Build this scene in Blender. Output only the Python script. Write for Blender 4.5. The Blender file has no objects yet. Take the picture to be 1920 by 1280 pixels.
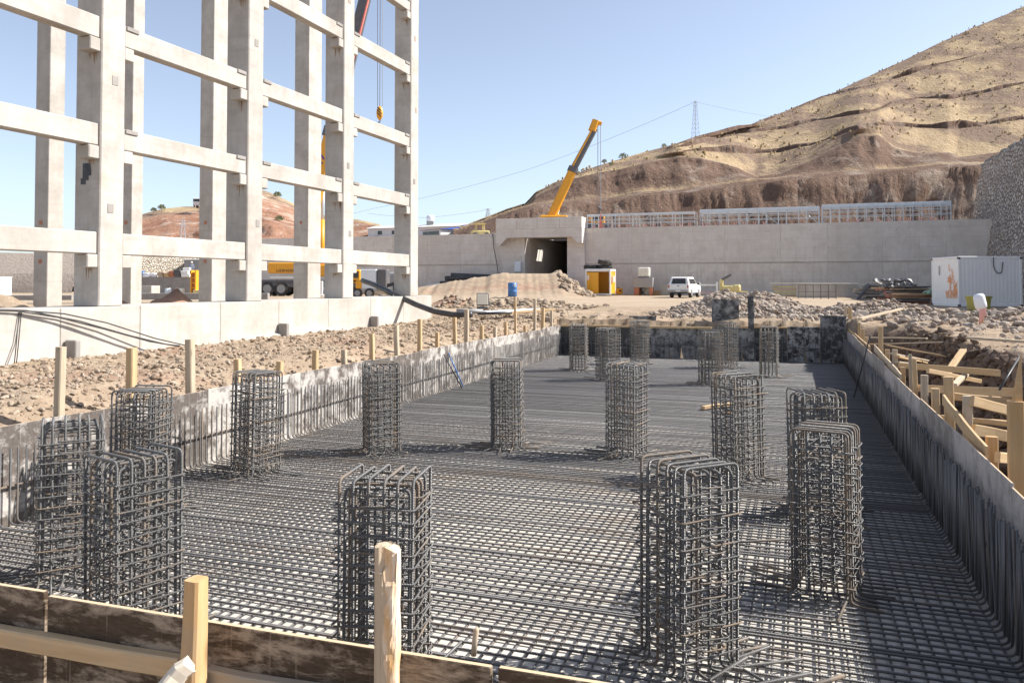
import bpy, math, random
from mathutils import Vector, Matrix, noise
S = bpy.context.scene
C = S.collection
rad = math.radians
R = random.Random(11)

# ---------------------------------------------------------------- camera, sky, sun, exposure
F = 1500.0; PITCH = rad(1.5); HOR = 530.0; V0 = HOR - F*math.tan(PITCH); CAMZ = 1.25
cam_d = bpy.data.cameras.new('camera'); cam = bpy.data.objects.new('camera', cam_d); C.objects.link(cam)
cam.location = (0, 0, CAMZ); cam.rotation_euler = (rad(90)+PITCH, 0, 0)
cam_d.sensor_width = 36; cam_d.lens = F/1920*36; cam_d.shift_y = -(640-V0)/1920
cam_d.clip_start = 0.1; cam_d.clip_end = 6000
S.camera = cam
SUN_EL, SUN_AZ = rad(41), math.atan2(1.0, 0.12)      # azimuth measured from +Y towards +X
W = bpy.data.worlds.new('World'); S.world = W; W.use_nodes = True
wn = W.node_tree.nodes; sky = wn.new('ShaderNodeTexSky'); sky.sky_type = 'NISHITA'; sky.sun_disc = False
sky.sun_elevation = SUN_EL; sky.sun_rotation = SUN_AZ; sky.altitude = 1200; sky.air_density = 1.0; sky.dust_density = 2.0; sky.ozone_density = 3.5
bg = wn['Background']; bg.inputs['Strength'].default_value = 0.077
hs = wn.new('ShaderNodeHueSaturation'); hs.inputs['Saturation'].default_value = .66
W.node_tree.links.new(sky.outputs[0], hs.inputs['Color']); W.node_tree.links.new(hs.outputs[0], bg.inputs['Color'])
sun_d = bpy.data.lights.new('sun', 'SUN'); sun_d.energy = 3.2; sun_d.angle = rad(0.55); sun_d.color = (1, .96, .89)
sun = bpy.data.objects.new('sun', sun_d); C.objects.link(sun)
sdir = Vector((math.sin(SUN_AZ)*math.cos(SUN_EL), math.cos(SUN_AZ)*math.cos(SUN_EL), math.sin(SUN_EL)))
sun.rotation_euler = sdir.to_track_quat('Z', 'Y').to_euler(); sun.location = (40, 5, 60)
S.view_settings.view_transform = 'Standard'; S.view_settings.look = 'None'; S.view_settings.gamma = 1
S.view_settings.exposure = 1.42
S.cycles.max_bounces = 8; S.cycles.diffuse_bounces = 5

# ---------------------------------------------------------------- geometry helpers
TH = math.atan(0.355); CT, ST = math.cos(TH), math.sin(TH); YAW = -TH      # site axes: c across, a along
def ca(c, a, z=0.0): return Vector((c*CT + a*ST, -c*ST + a*CT, z))
def toca(x, y): return x*CT - y*ST, x*ST + y*CT
def ray(px, py):
    u = (px-960)/F; v = (V0-py)/F
    return Vector((u, math.cos(PITCH) - v*math.sin(PITCH), math.sin(PITCH) + v*math.cos(PITCH)))
O = Vector((0, 0, CAMZ))
def P(px, py, z): d = ray(px, py); return O + d*((z-CAMZ)/d.z)
def D(px, py, y): d = ray(px, py); return O + d*(y/d.y)
def Pc(px, py, c): d = ray(px, py); return O + d*(c/(d.x*CT - d.y*ST))
def Pa(px, py, a): d = ray(px, py); return O + d*(a/(d.x*ST + d.y*CT))
def pl(xs, ys, x):
    if x <= xs[0]: return ys[0]
    for i in range(1, len(xs)):
        if x <= xs[i]: return ys[i-1] + (ys[i]-ys[i-1])*(x-xs[i-1])/(xs[i]-xs[i-1])
    return ys[-1]
def ss(e0, e1, x):
    t = min(1, max(0, (x-e0)/(e1-e0))); return t*t*(3-2*t)
def nz(x, y, z=0.0): return noise.noise(Vector((x, y, z)))
def fbm(x, y, z=0.0, o=4): return noise.fractal(Vector((x, y, z)), 1.0, 2.1, o)

class MB:
    def __init__(s): s.v = []; s.f = []; s.al = None
    def add(s, vs, fs):
        n = len(s.v); s.v.extend([tuple(p) for p in vs]); s.f.extend([tuple(i+n for i in f) for f in fs])
        if s.al is not None and len(s.al) < len(s.v): s.al.extend([0.0]*(len(s.v)-len(s.al)))
        return s
    def box(s, c, size, bev=0.0, M=None):
        hx, hy, hz = size[0]/2, size[1]/2, size[2]/2; b = min(bev, hx*.9, hy*.9, hz*.9)
        c = Vector(c)
        if b <= 0:
            vs = [Vector((x*hx, y*hy, z*hz)) for z in (-1, 1) for y in (-1, 1) for x in (-1, 1)]
            fs = [(0,2,3,1),(4,5,7,6),(0,1,5,4),(2,6,7,3),(0,4,6,2),(1,3,7,5)]
        else:
            vs = []; ix = {}
            for x in (-1, 1):
                for y in (-1, 1):
                    for z in (-1, 1):
                        for ax in range(3):
                            p = [x*(hx-b), y*(hy-b), z*(hz-b)]; p[ax] = (x*hx, y*hy, z*hz)[ax]
                            ix[(x, y, z, ax)] = len(vs); vs.append(Vector(p))
            fs = []
            for q in (-1, 1):
                for ax in range(3):
                    o = [i for i in range(3) if i != ax]; loop = []
                    for s1, s2 in ((-1,-1),(1,-1),(1,1),(-1,1)):
                        k = [0,0,0]; k[ax] = q; k[o[0]] = s1; k[o[1]] = s2; loop.append(ix[(k[0],k[1],k[2],ax)])
                    if (q > 0) == (ax == 1): loop.reverse()
                    fs.append(tuple(loop))
            for ax in range(3):                      # edge chamfers along ax
                o = [i for i in range(3) if i != ax]
                for s1 in (-1, 1):
                    for s2 in (-1, 1):
                        l = []
                        for q, pick in ((-1, 0), (1, 0), (1, 1), (-1, 1)):
                            k = [0,0,0]; k[ax] = q; k[o[0]] = s1; k[o[1]] = s2; l.append(ix[(k[0],k[1],k[2],o[pick])])
                        if (s1*s2 > 0) == (ax == 1): l.reverse()
                        fs.append(tuple(l))
            for x in (-1, 1):
                for y in (-1, 1):
                    for z in (-1, 1):
                        l = [ix[(x,y,z,0)], ix[(x,y,z,1)], ix[(x,y,z,2)]]
                        if x*y*z < 0: l.reverse()
                        fs.append(tuple(l))
        if M is not None: vs = [M @ p for p in vs]
        return s.add([p + c for p in vs], fs)
    def tube(s, pts, r, n=6, closed=False, caps=True, al0=0.0):
        if s.al is None: s.al = [0.0]*len(s.v)
        pts = [Vector(p) for p in pts]; m = len(pts)
        T = []
        for i in range(m):
            a = pts[i-1] if (i > 0 or closed) else pts[i]; b = pts[(i+1) % m] if (i < m-1 or closed) else pts[i]
            t = (b-a); T.append(t.normalized() if t.length > 1e-9 else Vector((0,0,1)))
        up = Vector((0,0,1)) if abs(T[0].z) < .9 else Vector((1,0,0))
        nrm = (up - T[0]*up.dot(T[0])).normalized()
        vs = []; al = []; L = al0
        for i in range(m):
            nrm = nrm - T[i]*nrm.dot(T[i]); nrm.normalize(); bi = T[i].cross(nrm)
            if i: L += (pts[i]-pts[i-1]).length
            rr = r[i] if isinstance(r, (list, tuple)) else r
            for k in range(n):
                t = 2*math.pi*k/n; vs.append(pts[i] + nrm*(math.cos(t)*rr) + bi*(math.sin(t)*rr)); al.append(L)
        fs = []
        for i in range(m if closed else m-1):
            j = (i+1) % m
            for k in range(n): fs.append((i*n+k, i*n+(k+1) % n, j*n+(k+1) % n, j*n+k))
        if caps and not closed: fs.append(tuple(range(n-1, -1, -1))); fs.append(tuple((m-1)*n+k for k in range(n)))
        n0 = len(s.v); s.v.extend([tuple(p) for p in vs]); s.f.extend([tuple(i+n0 for i in f) for f in fs]); s.al.extend(al)
        return s
    def lathe(s, prof, n=16, c=(0,0,0), M=None):
        vs = []; fs = []
        for (r, z) in prof:
            for k in range(n): t = 2*math.pi*k/n; vs.append(Vector((r*math.cos(t), r*math.sin(t), z)))
        for i in range(len(prof)-1):
            for k in range(n): fs.append((i*n+k, i*n+(k+1) % n, (i+1)*n+(k+1) % n, (i+1)*n+k))
        fs.append(tuple(range(n-1, -1, -1))); fs.append(tuple((len(prof)-1)*n+k for k in range(n)))
        if M is not None: vs = [M @ p for p in vs]
        return s.add([p+Vector(c) for p in vs], fs)
    def prism(s, poly, y0, y1, M=None):
        n = len(poly); vs = [Vector((p[0], y0, p[1])) for p in poly] + [Vector((p[0], y1, p[1])) for p in poly]
        fs = [tuple(range(n)), tuple(range(2*n-1, n-1, -1))] + [((i+1) % n, i, n+i, n+(i+1) % n) for i in range(n)]
        if M is not None: vs = [M @ p for p in vs]
        return s.add(vs, fs)
    def quad(s, a, b, c, d): return s.add([a, b, c, d], [(0, 1, 2, 3)])
    def mesh(s, name, smooth=False):
        me = bpy.data.meshes.new(name); me.from_pydata(s.v, [], s.f)
        if s.al is not None:
            at = me.attributes.new('along', 'FLOAT', 'POINT'); at.data.foreach_set('value', s.al)
        if smooth: me.polygons.foreach_set('use_smooth', [True]*len(me.polygons))
        return me
    def build(s, name, mat, parent=None, smooth=False, loc=(0,0,0), rz=0.0):
        me = s.mesh(name, smooth); me.materials.append(mat)
        o = bpy.data.objects.new(name, me); C.objects.link(o); o.location = loc; o.rotation_euler = (0, 0, rz)
        if parent is not None: o.parent = parent
        return o
def fillet(pts, r, n=3, closed=False):
    pts = [Vector(p) for p in pts]; out = []; m = len(pts)
    for i in range(m):
        if not closed and i in (0, m-1): out.append(pts[i]); continue
        p, a, b = pts[i], pts[i-1], pts[(i+1) % m]
        da, db = a-p, b-p; q = min(r, da.length*.45, db.length*.45)
        s, e = p + da.normalized()*q, p + db.normalized()*q
        for k in range(n+1):
            t = k/n; out.append(s*(1-t)**2 + p*(2*t*(1-t)) + e*t*t)
    return out
def tag(o, label=None, cat=None, group=None, kind=None):
    if label: o['label'] = label
    if cat: o['category'] = cat
    if group: o['group'] = group
    if kind: o['kind'] = kind
    return o
def empty(name, loc=(0,0,0), rz=0.0, label=None, cat=None, group=None):
    o = bpy.data.objects.new(name, None); C.objects.link(o); o.location = loc; o.rotation_euler = (0, 0, rz); o.empty_display_size = .2
    return tag(o, label, cat, group)
def copy_tree(o, parent=None):
    c = o.copy(); C.objects.link(c); c.parent = parent
    for ch in o.children: copy_tree(ch, c)
    return c
ORD = ['first','second','third','fourth','fifth','sixth','seventh','eighth','ninth','tenth','eleventh','twelfth','thirteenth','fourteenth','fifteenth','sixteenth','seventeenth','eighteenth','nineteenth','twentieth','twenty-first','twenty-second','twenty-third','twenty-fourth','twenty-fifth','twenty-sixth','twenty-seventh','twenty-eighth','twenty-ninth','thirtieth']

# ---------------------------------------------------------------- materials
class NT:
    def __init__(s, name):
        s.m = bpy.data.materials.new(name); s.m.use_nodes = True; s.t = s.m.node_tree; s.n = s.t.nodes; s.p = s.n['Principled BSDF']
        s.tc = None
    def new(s, k): return s.n.new(k)
    def link(s, a, b): s.t.links.new(a, b)
    def put(s, inp, v):
        if hasattr(v, 'links') or isinstance(v, bpy.types.NodeSocket): s.link(v, inp)
        elif isinstance(v, tuple) and len(v) == 3 and inp.type == 'RGBA': inp.default_value = (*v, 1)
        else: inp.default_value = v
    def coord(s, kind='Object', scale=(1,1,1), jitter=True):
        if s.tc is None: s.tc = s.new('ShaderNodeTexCoord')
        mp = s.new('ShaderNodeMapping'); s.link(s.tc.outputs[kind], mp.inputs[0]); mp.inputs['Scale'].default_value = scale
        if jitter:
            oi = s.new('ShaderNodeObjectInfo'); k = s.math('MULTIPLY', oi.outputs['Random'], 37.0)
            cb = s.new('ShaderNodeCombineXYZ'); [s.link(k, cb.inputs[i]) for i in range(3)]; s.link(cb.outputs[0], mp.inputs['Location'])
        return mp.outputs[0]
    def rand(s): return s.new('ShaderNodeObjectInfo').outputs['Random']
    def pos(s, scale=(1,1,1)):
        g = s.new('ShaderNodeNewGeometry'); mp = s.new('ShaderNodeMapping'); s.link(g.outputs['Position'], mp.inputs[0]); mp.inputs['Scale'].default_value = scale
        mp.inputs['Rotation'].default_value = (0, 0, TH); return mp.outputs[0]
    def noise(s, v, scale, detail=4, rough=.6, dist=0.0):
        t = s.new('ShaderNodeTexNoise'); s.link(v, t.inputs['Vector']); t.inputs['Scale'].default_value = scale; t.inputs['Detail'].default_value = detail
        t.inputs['Roughness'].default_value = rough; t.inputs['Distortion'].default_value = dist; return t.outputs['Fac']
    def voro(s, v, scale, feature='F1', out='Distance'):
        t = s.new('ShaderNodeTexVoronoi'); t.feature = feature; s.link(v, t.inputs['Vector']); t.inputs['Scale'].default_value = scale; return t.outputs[out]
    def ramp(s, f, stops):
        r = s.new('ShaderNodeValToRGB'); s.put(r.inputs[0], f); e = r.color_ramp.elements
        while len(e) < len(stops): e.new(.5)
        for i, (p, c) in enumerate(stops):
            e[i].position = p; e[i].color = (c, c, c, 1) if not isinstance(c, tuple) else (*c, 1)
        return r.outputs[0]
    def mix(s, f, a, b, mode='MIX'):
        m = s.new('ShaderNodeMix'); m.data_type = 'RGBA'; m.blend_type = mode
        s.put(m.inputs[0], f); s.put(m.inputs[6], a); s.put(m.inputs[7], b); return m.outputs[2]
    def math(s, op, a, b=0.0, clamp=False):
        m = s.new('ShaderNodeMath'); m.operation = op; m.use_clamp = clamp; s.put(m.inputs[0], a); s.put(m.inputs[1], b); return m.outputs[0]
    def attr(s, name, out='Fac'): a = s.new('ShaderNodeAttribute'); a.attribute_name = name; return a.outputs[out]
    def nrmz(s):
        g = s.new('ShaderNodeNewGeometry'); x = s.new('ShaderNodeSeparateXYZ'); s.link(g.outputs['Normal'], x.inputs[0]); return x.outputs[2]
    def bump(s, h, st=.4, d=.02):
        b = s.new('ShaderNodeBump'); b.inputs['Strength'].default_value = st; b.inputs['Distance'].default_value = d; s.put(b.inputs['Height'], h)
        s.link(b.outputs[0], s.p.inputs['Normal']); return s
    def out(s, col, rough=.8, metal=0.0, spec=None):
        s.put(s.p.inputs['Base Color'], col); s.put(s.p.inputs['Roughness'], rough); s.put(s.p.inputs['Metallic'], metal)
        if spec is not None: s.p.inputs['Specular IOR Level'].default_value = spec
        return s
def concrete(name, lo, hi, streak=.25, stain=(.30, .22, .15), pores=True, lines=0.0):
    n = NT(name); v = n.coord('Object'); g = n.pos()
    col = n.mix(n.ramp(n.noise(v, .9, 7, .7), [(.36, 0.0), (.6, 1.0)]), lo, hi)
    hl = n.ramp(n.noise(n.coord('Object', (.35, .35, 4.5)), 1.3, 4, .6), [(.52, 0.0), (.7, 1.0)]); col = n.mix(n.math('MULTIPLY', hl, .28), col, tuple(x*.72 for x in lo))
    vs = n.coord('Object', (3, 3, .22)); st = n.ramp(n.noise(vs, 1.6, 5, .7), [(.48, 0.0), (.8, 1.0)])
    col = n.mix(n.math('MULTIPLY', st, streak), col, tuple(x*.55 for x in lo))
    rs = n.ramp(n.noise(v, 1.3, 5, .7, .6), [(.60, 0.0), (.74, 1.0)])
    col = n.mix(n.math('MULTIPLY', rs, .5), col, stain)
    if pores:
        pr = n.ramp(n.voro(v, 5.5), [(.03, 1.0), (.075, 0.0)]); col = n.mix(n.math('MULTIPLY', pr, .6), col, tuple(x*.35 for x in lo))
    h = n.noise(v, 14, 6, .7)
    if lines:
        z = n.new('ShaderNodeSeparateXYZ'); n.link(g, z.inputs[0])
        w = n.math('FRACT', n.math('MULTIPLY', z.outputs[2], lines)); wl = n.ramp(w, [(0.0, 1.0), (.06, 0.0), (.94, 0.0), (1.0, 1.0)])
        col = n.mix(n.math('MULTIPLY', wl, .22), col, tuple(x*.6 for x in lo))
    f = n.noise(v, 45, 3, .6); col = n.mix(n.math('MULTIPLY', f, .18), col, tuple(x*.6 for x in lo))
    return n.bump(h, .25, .012).out(n.mix(n.math('MULTIPLY', n.rand(), .3), col, tuple(x*.72 for x in lo)), .88, spec=.25).m
def paint(name, col, rough=.45, dirt=.25, dcol=(.30, .22, .15), metal=0.0):
    n = NT(name); v = n.coord('Object')
    d = n.ramp(n.noise(v, 2.2, 6, .7), [(.45, 0.0), (.75, 1.0)]); c = n.mix(n.math('MULTIPLY', d, dirt), col, dcol)
    return n.bump(n.noise(v, 9, 3), .06, .01).out(c, n.ramp(n.noise(v, 5, 3), [(.2, rough*.8), (.8, min(1, rough*1.3))]), metal).m
def timber(name, a, b, knots=True, dirt=.55):
    n = NT(name); v = n.coord('Object', (1.2, 22, 22)); w = n.coord('Object', (1, 1, 1))
    g = n.noise(v, 1.0, 5, .65, .4); c = n.mix(n.ramp(g, [(.3, 0.0), (.7, 1.0)]), a, b)
    k = n.ramp(n.voro(n.coord('Object', (2.0, 7, 7)), 1.0), [(.05, 1.0), (.16, 0.0)])
    if knots: c = n.mix(n.math('MULTIPLY', k, .6), c, tuple(x*.35 for x in a))
    d = n.ramp(n.noise(w, 3.5, 5, .7), [(.5, 0.0), (.78, 1.0)]); c = n.mix(n.math('MULTIPLY', d, dirt), c, (.42, .36, .29))
    c = n.mix(n.math('MULTIPLY', n.rand(), .35), c, tuple(x*.62 for x in a))
    return n.bump(g, .35, .006).out(c, .78, spec=.2).m
def plywood(name, dark, pale, lo, hi, scale=2.2, st=(1, 1, 1)):
    n = NT(name); v = n.coord('Object', st); r = n.rand()
    f = n.math('ADD', n.noise(v, scale, 8, .72, .3), n.math('MULTIPLY', n.math('SUBTRACT', r, .5), .16))
    c = n.mix(n.ramp(f, [(lo, 0.0), (hi, 1.0)]), dark, pale)
    s = n.ramp(n.noise(n.coord('Object', (30, 30, 1.2)), 1.0, 3), [(.62, 0.0), (.72, 1.0)]); c = n.mix(n.math('MULTIPLY', s, .35), c, tuple(min(1, x*1.25) for x in pale))
    t = n.ramp(n.noise(v, 26, 4, .7), [(.35, 0.0), (.75, 1.0)]); c = n.mix(n.math('MULTIPLY', t, .35), c, tuple(x*.5 for x in pale))
    up = n.ramp(n.nrmz(), [(.8, 0.0), (.9, 1.0)]); c = n.mix(up, c, (.62, .45, .29))
    return n.bump(f, .2, .01).out(c, .62, spec=.3).m

M = {}
M['frame'] = concrete('precast_concrete', (.41, .375, .335), (.57, .535, .49), .35, (.45, .33, .22))
M['plinth'] = concrete('plinth_concrete', (.43, .395, .35), (.57, .535, .49), .3, (.50, .40, .30))
M['wall'] = concrete('wall_concrete', (.68, .615, .55), (.80, .745, .685), .35, (.30, .26, .22), True, 1.1)
M['wall_dark'] = concrete('lower_wall_concrete', (.66, .59, .52), (.79, .725, .655), .45, (.33, .29, .25), True, 1.3)
M['blind'] = concrete('blinding_concrete', (.56, .51, .44), (.66, .61, .54), 0, (.5, .42, .33), False)
M['grey_conc'] = concrete('grey_concrete', (.28, .26, .24), (.38, .35, .33), .3)
n = NT('rebar_steel'); al = n.attr('along'); v = n.coord('Object')
rib = n.math('SINE', n.math('MULTIPLY', al, 2*math.pi/.010)); rr = n.rand()
rust = n.ramp(n.math('ADD', n.noise(v, 2.6, 5, .65), n.math('MULTIPLY', n.math('SUBTRACT', rr, .5), .42)), [(.56, 0.0), (.76, 1.0)])
c = n.mix(rust, (.16, .157, .155), (.26, .18, .115)); c = n.mix(n.math('MULTIPLY', n.noise(v, 30, 3), .5), c, (.23, .215, .195))
n.bump(rib, .75, .0028).out(c, n.mix(rust, (.40,)*3, (.75,)*3), n.math('MULTIPLY', n.math('SUBTRACT', 1.0, rust), .45)); M['rebar'] = n.m
n = NT('mat_steel'); v = n.coord('Object', jitter=False); al = n.attr('along'); rr = n.rand()
rib = n.math('SINE', n.math('MULTIPLY', al, 2*math.pi/.010))
rust = n.ramp(n.math('ADD', n.noise(v, .8, 5, .65), n.math('MULTIPLY', n.math('SUBTRACT', rr, .5), .25)), [(.55, 0.0), (.78, 1.0)])
c = n.mix(rust, (.165, .162, .165), (.27, .195, .135)); wn_ = n.new('ShaderNodeTexWhiteNoise'); wn_.noise_dimensions = '1D'; n.put(wn_.inputs['W'], n.math('FLOOR', n.math('DIVIDE', al, 100.0)))
c = n.mix(n.math('MULTIPLY', n.noise(v, 25, 3), .4), c, (.25, .235, .22)); c = n.mix(n.math('MULTIPLY', n.ramp(wn_.outputs['Value'], [(.45, 0.0), (1.0, 1.0)]), .55), c, (.10, .085, .075))
n.bump(rib, .75, .0028).out(c, n.mix(rust, (.42,)*3, (.75,)*3), n.math('MULTIPLY', n.math('SUBTRACT', 1.0, rust), .4)); M['mat'] = n.m
M['timber'] = timber('new_timber', (.54, .36, .19), (.68, .50, .30))
M['timber_old'] = timber('weathered_timber', (.46, .36, .25), (.62, .52, .39), True, .75)
M['timber_orange'] = timber('orange_timber', (.52, .31, .14), (.66, .44, .23))
M['timber_pale'] = timber('pale_split_timber', (.66, .56, .43), (.82, .74, .62), False, .2)
M['ply_light'] = plywood('worn_white_plywood', (.10, .08, .068), (.50, .465, .43), .435, .58, 3.4)
M['ply_grey'] = plywood('grey_plywood', (.22, .20, .185), (.52, .48, .46), .40, .60, 3.2)
M['ply_brown'] = plywood('brown_film_plywood', (.055, .032, .018), (.40, .31, .225), .47, .60, 4.0, (.8, 1, 2.6))
M['ply_black'] = plywood('black_film_plywood', (.018, .015, .015), (.42, .40, .38), .51, .62, 4.5)
M['ply_dgrey'] = plywood('dark_grey_plywood', (.05, .047, .045), (.36, .345, .33), .46, .62, 4.0)
M['yellow'] = paint('crane_yellow', (.78, .35, .015), .4, .15)
M['yellow2'] = paint('machine_yellow', (.66, .56, .24), .5, .5)
M['orange'] = paint('cabin_orange', (.84, .40, .02), .45, .12)
M['white'] = paint('white_paint', (.80, .79, .76), .4, .15)
M['cwhite'] = paint('container_white', (.84, .84, .83), .45, .07)
M['blue'] = paint('barrel_blue', (.05, .17, .42), .4, .2)
M['roofblue'] = paint('roof_blue', (.05, .12, .50), .5, .1)
M['red'] = paint('safety_red', (.80, .22, .17), .5, .15)
M['pink'] = paint('faded_red_plastic', (.85, .46, .42), .5, .1)
M['graffiti'] = paint('orange_spray_paint', (.86, .42, .20), .6, .1)
M['purple'] = paint('purple_lettering', (.12, .06, .25), .5, .1)
M['black'] = paint('black_plastic', (.025, .025, .028), .45, .3, (.2, .18, .16))
M['pipe'] = paint('black_pipe_plastic', (.035, .035, .04), .35, .25, (.25, .23, .21))
M['dgrey'] = paint('dark_grey_steel', (.10, .10, .11), .45, .3)
M['grey'] = paint('grey_steel', (.30, .30, .30), .5, .3)
M['galv'] = paint('galvanised_steel', (.66, .70, .74), .42, .12, (.45, .45, .45), .15)
M['rubber'] = paint('tyre_rubber', (.03, .03, .03), .8, .55, (.28, .23, .18))
M['glass'] = paint('dark_window_glass', (.03, .035, .04), .12, .25)
M['lamp_red'] = paint('tail_lamp_red', (.4, .03, .02), .25, .1)
M['plastic'] = paint('translucent_white_plastic', (.80, .77, .66), .4, .25)
M['sack'] = paint('white_plastic_sack', (.82, .84, .88), .35, .05)
M['olive'] = paint('olive_tub', (.30, .28, .05), .5, .3)
M['brick'] = paint('red_brick', (.45, .18, .10), .8, .3)
M['skin'] = paint('skin', (.50, .30, .20), .6, .05)
M['cloth'] = paint('blue_grey_workwear', (.20, .24, .32), .85, .2)
M['wire'] = paint('cable_steel', (.22, .23, .25), .5, .1); M['pylon'] = paint('pylon_steel', (.45, .47, .50), .5, .1)
M['green'] = paint('green_netting', (.30, .48, .36), .8, .2)
# ---------------------------------------------------------------- ground
PIT_L, PIT_R, PIT_F, PIT_B = -8.38, 1.58, 3.1, 29.1      # formwork faces (c, c, a, a)
FLOOR, TOP = -1.5, -0.35
HEAPS = [  # x, y, radius x, radius y, height, colour zone
    (-9.2, 21.6, 1.5, 1.6, 1.02, 1.0), (-17.8, 27.0, 2.6, 1.7, .95, .55), (-12.0, 23.4, 1.5, 1.3, .9, 1.0), (-20.5, 30.0, 3.0, 2.0, .9, .5),
    (10.1, 33.2, 2.8, 1.9, .80, .35), (8.0, 32.6, 1.7, 1.3, .55, .3), (14.6, 32.0, 3.0, 1.6, .55, .35), (17.0, 27.0, 2.6, 1.6, .42, .4),
    (0, 51, 4.5, 2.6, .42, .3), (-3.1, 41.5, 1.5, 1.5, .5, 1.0), (.5, 41.0, 3.4, 1.1, .28, .45)]
def bank_c(a): return 2.75 + .55*nz(a*.45, 3.3) + .2*nz(a*1.7, 8.1)
def gheight(x, y):
    c, a = toca(x, y); r = math.hypot(x, y); zone = 0.0
    yard = .03*nz(x*.5, y*.5)
    if PIT_L-.1 < c < PIT_R+.1 and PIT_F-.1 < a < PIT_B+.1: return FLOOR-.35, .3
    if c <= PIT_L-.1 and c > -14.4 and a < 33:
        t = (PIT_L-c)/5.8; z = -.62 + .36*ss(0, .25, t) - .05*ss(.2, 1, t); n = fbm(x*.55, y*.55, 2)
        z += .06*n + .05*fbm(x*2.3, y*2.3, 5) + .07*fbm(x*5, y*5, 9, 4); zone = .55 + .35*nz(x*.35, y*.35, 4)
        k = ss(27, 33, a); z = z*(1-k) + (yard + .12*fbm(x, y))*k; zone *= 1-k*.5
        k = ss(6, 3.0, a); z = z*(1-k) + -.9*k
    elif PIT_F <= a <= PIT_B+1.5 and c >= PIT_R+.1:
        b = bank_c(a); lump = .09*fbm(x*2.6, y*2.6, 5) + .10*fbm(x*.9, y*.9, 3)
        face = ss(0, .5 + .2*nz(a*1.3, 1), c-b); zt = -1.3 + .12*fbm(x*2, y*2)
        hi = .0 + lump*1.1 - .25*ss(12, 5, a)
        z = zt*(1-face) + hi*face
        if 0 < face < 1: z += .12*fbm(x*3.2, y*3.2, z*2)
        zone = .62*(1-ss(6, 10, c)) * (1-face*.5); k = ss(7, 11, c); z = z*(1-k) + yard*k
        k = ss(25.6, 26.6, a + .5*nz(c*1.1, 7)); z = z*(1-k) + hi*k
    elif a < PIT_F: z = -1.05 + .05*fbm(x*2, y*2); zone = .4
    elif PIT_B < a and -14.4 < c < 9:
        k = ss(PIT_B+3, PIT_B+8, a); z = (-.12 + .14*fbm(x*.9, y*.9, 4) + .07*fbm(x*3, y*3))*(1-k) + yard*k; zone = .45*(1-k)
        if c < -4: zone = max(zone, .5*(1-ss(36, 46, a))); z += .2*(1-ss(34, 44, a))*ss(30, 33, a)*(.5+.5*nz(x*.8, y*.8))
    else:
        z = yard; zone = .1*ss(12, 6, c) if c > 0 else 0
    for hx, hy, rx, ry, h, zc in HEAPS:
        q = ((x-hx)/rx)**2 + ((y-hy)/ry)**2
        if q < 1.0:
            w = max(0, 1-q**.5); w = w**.8*(1+.35*fbm(x*1.6, y*1.6, h)); z += h*w*ss(0, .2, w); zone = zone*(1-min(1, w*3)) + zc*min(1, w*3)
    # ramp of earth up to the tunnel mouth
    if 58 < y < 100:
        ex = pl([-13, -6, -1, 4.2, 7.2], [0, 1.25, 2.15, 2.15, 0], x + .4*nz(y*.4, x*.2))
        w = ss(66.5, 74.5, y - .06*x + .8*nz(x*.35, 2))
        h = min(ex, 2.2)*w
        if h > .02:
            z += h + (.16*fbm(x*.9, y*.9) + .08*fbm(x*2.6, y*2.6, 4))*(1-ss(.98, 1, w) if ex > 2 else 1); zone = max(zone, .62*(1-w)*min(1, h*3)+ (.2 if w > .9 else .35))
            if x > 4.4: zone = .9
    if y > 1 and r > 90: z += 0
    return z, min(1, max(0, zone))
def axis(fine0, fine1, st, lo, hi):
    a = []; v = fine0
    while v <= fine1+1e-6: a.append(v); v += st
    s = st; v = a[-1]
    while v < hi: s = min(s*1.12, 120); v += s; a.append(v)
    s = st; v = a[0]; pre = []
    while v > lo: s = min(s*1.12, 120); v -= s; pre.append(v)
    return pre[::-1] + a
gx = axis(-15, 17, .14, -2600, 2600); gy = axis(2.5, 40, .14, -300, 3600)
g = MB(); zn = []; trench_dark = []
NX = len(gx)
for y in gy:
    for x in gx:
        z, q = gheight(x, y); g.v.append((x, y, z)); zn.append(q)
        c, a = toca(x, y); dp = 0.0
        if c > PIT_R and PIT_F-1 < a < PIT_B+2 and c < 9: dp = ss(.12, -.28, z + .12*nz(x*2, y*2))  # earth coloured darker the lower it lies in the trench and its bank
        trench_dark.append(dp)
g.f = [(j*NX+i, j*NX+i+1, (j+1)*NX+i+1, (j+1)*NX+i) for j in range(len(gy)-1) for i in range(NX-1)]
n = NT('earth'); v = n.pos(); zo = n.attr('zone')
big = n.noise(v, .35, 5, .6); med = n.noise(v, 1.7, 6, .7); fine = n.noise(v, 11, 6, .75)
dust = n.mix(n.ramp(big, [(.3, 0.0), (.7, 1.0)]), (.38, .295, .21), (.46, .375, .28))
track = n.noise(n.pos((.12, 1.3, 1)), 1.1, 4, .6); dust = n.mix(n.math('MULTIPLY', n.ramp(track, [(.42, 0.0), (.6, 1.0)]), .4), dust, (.32, .235, .16))
soil = n.mix(n.ramp(med, [(.3, 0.0), (.7, 1.0)]), (.27, .195, .135), (.42, .33, .24))
redd = n.mix(n.ramp(med, [(.3, 0.0), (.7, 1.0)]), (.26, .15, .105), (.39, .25, .18))
c = n.mix(n.ramp(n.math('ADD', zo, n.math('MULTIPLY', n.math('SUBTRACT', med, .5), .5)), [(.1, 0.0), (.35, 1.0)]), dust, soil)
c = n.mix(n.ramp(n.math('ADD', zo, n.math('MULTIPLY', n.math('SUBTRACT', big, .5), .7)), [(.62, 0.0), (.85, 1.0)]), c, redd)
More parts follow.
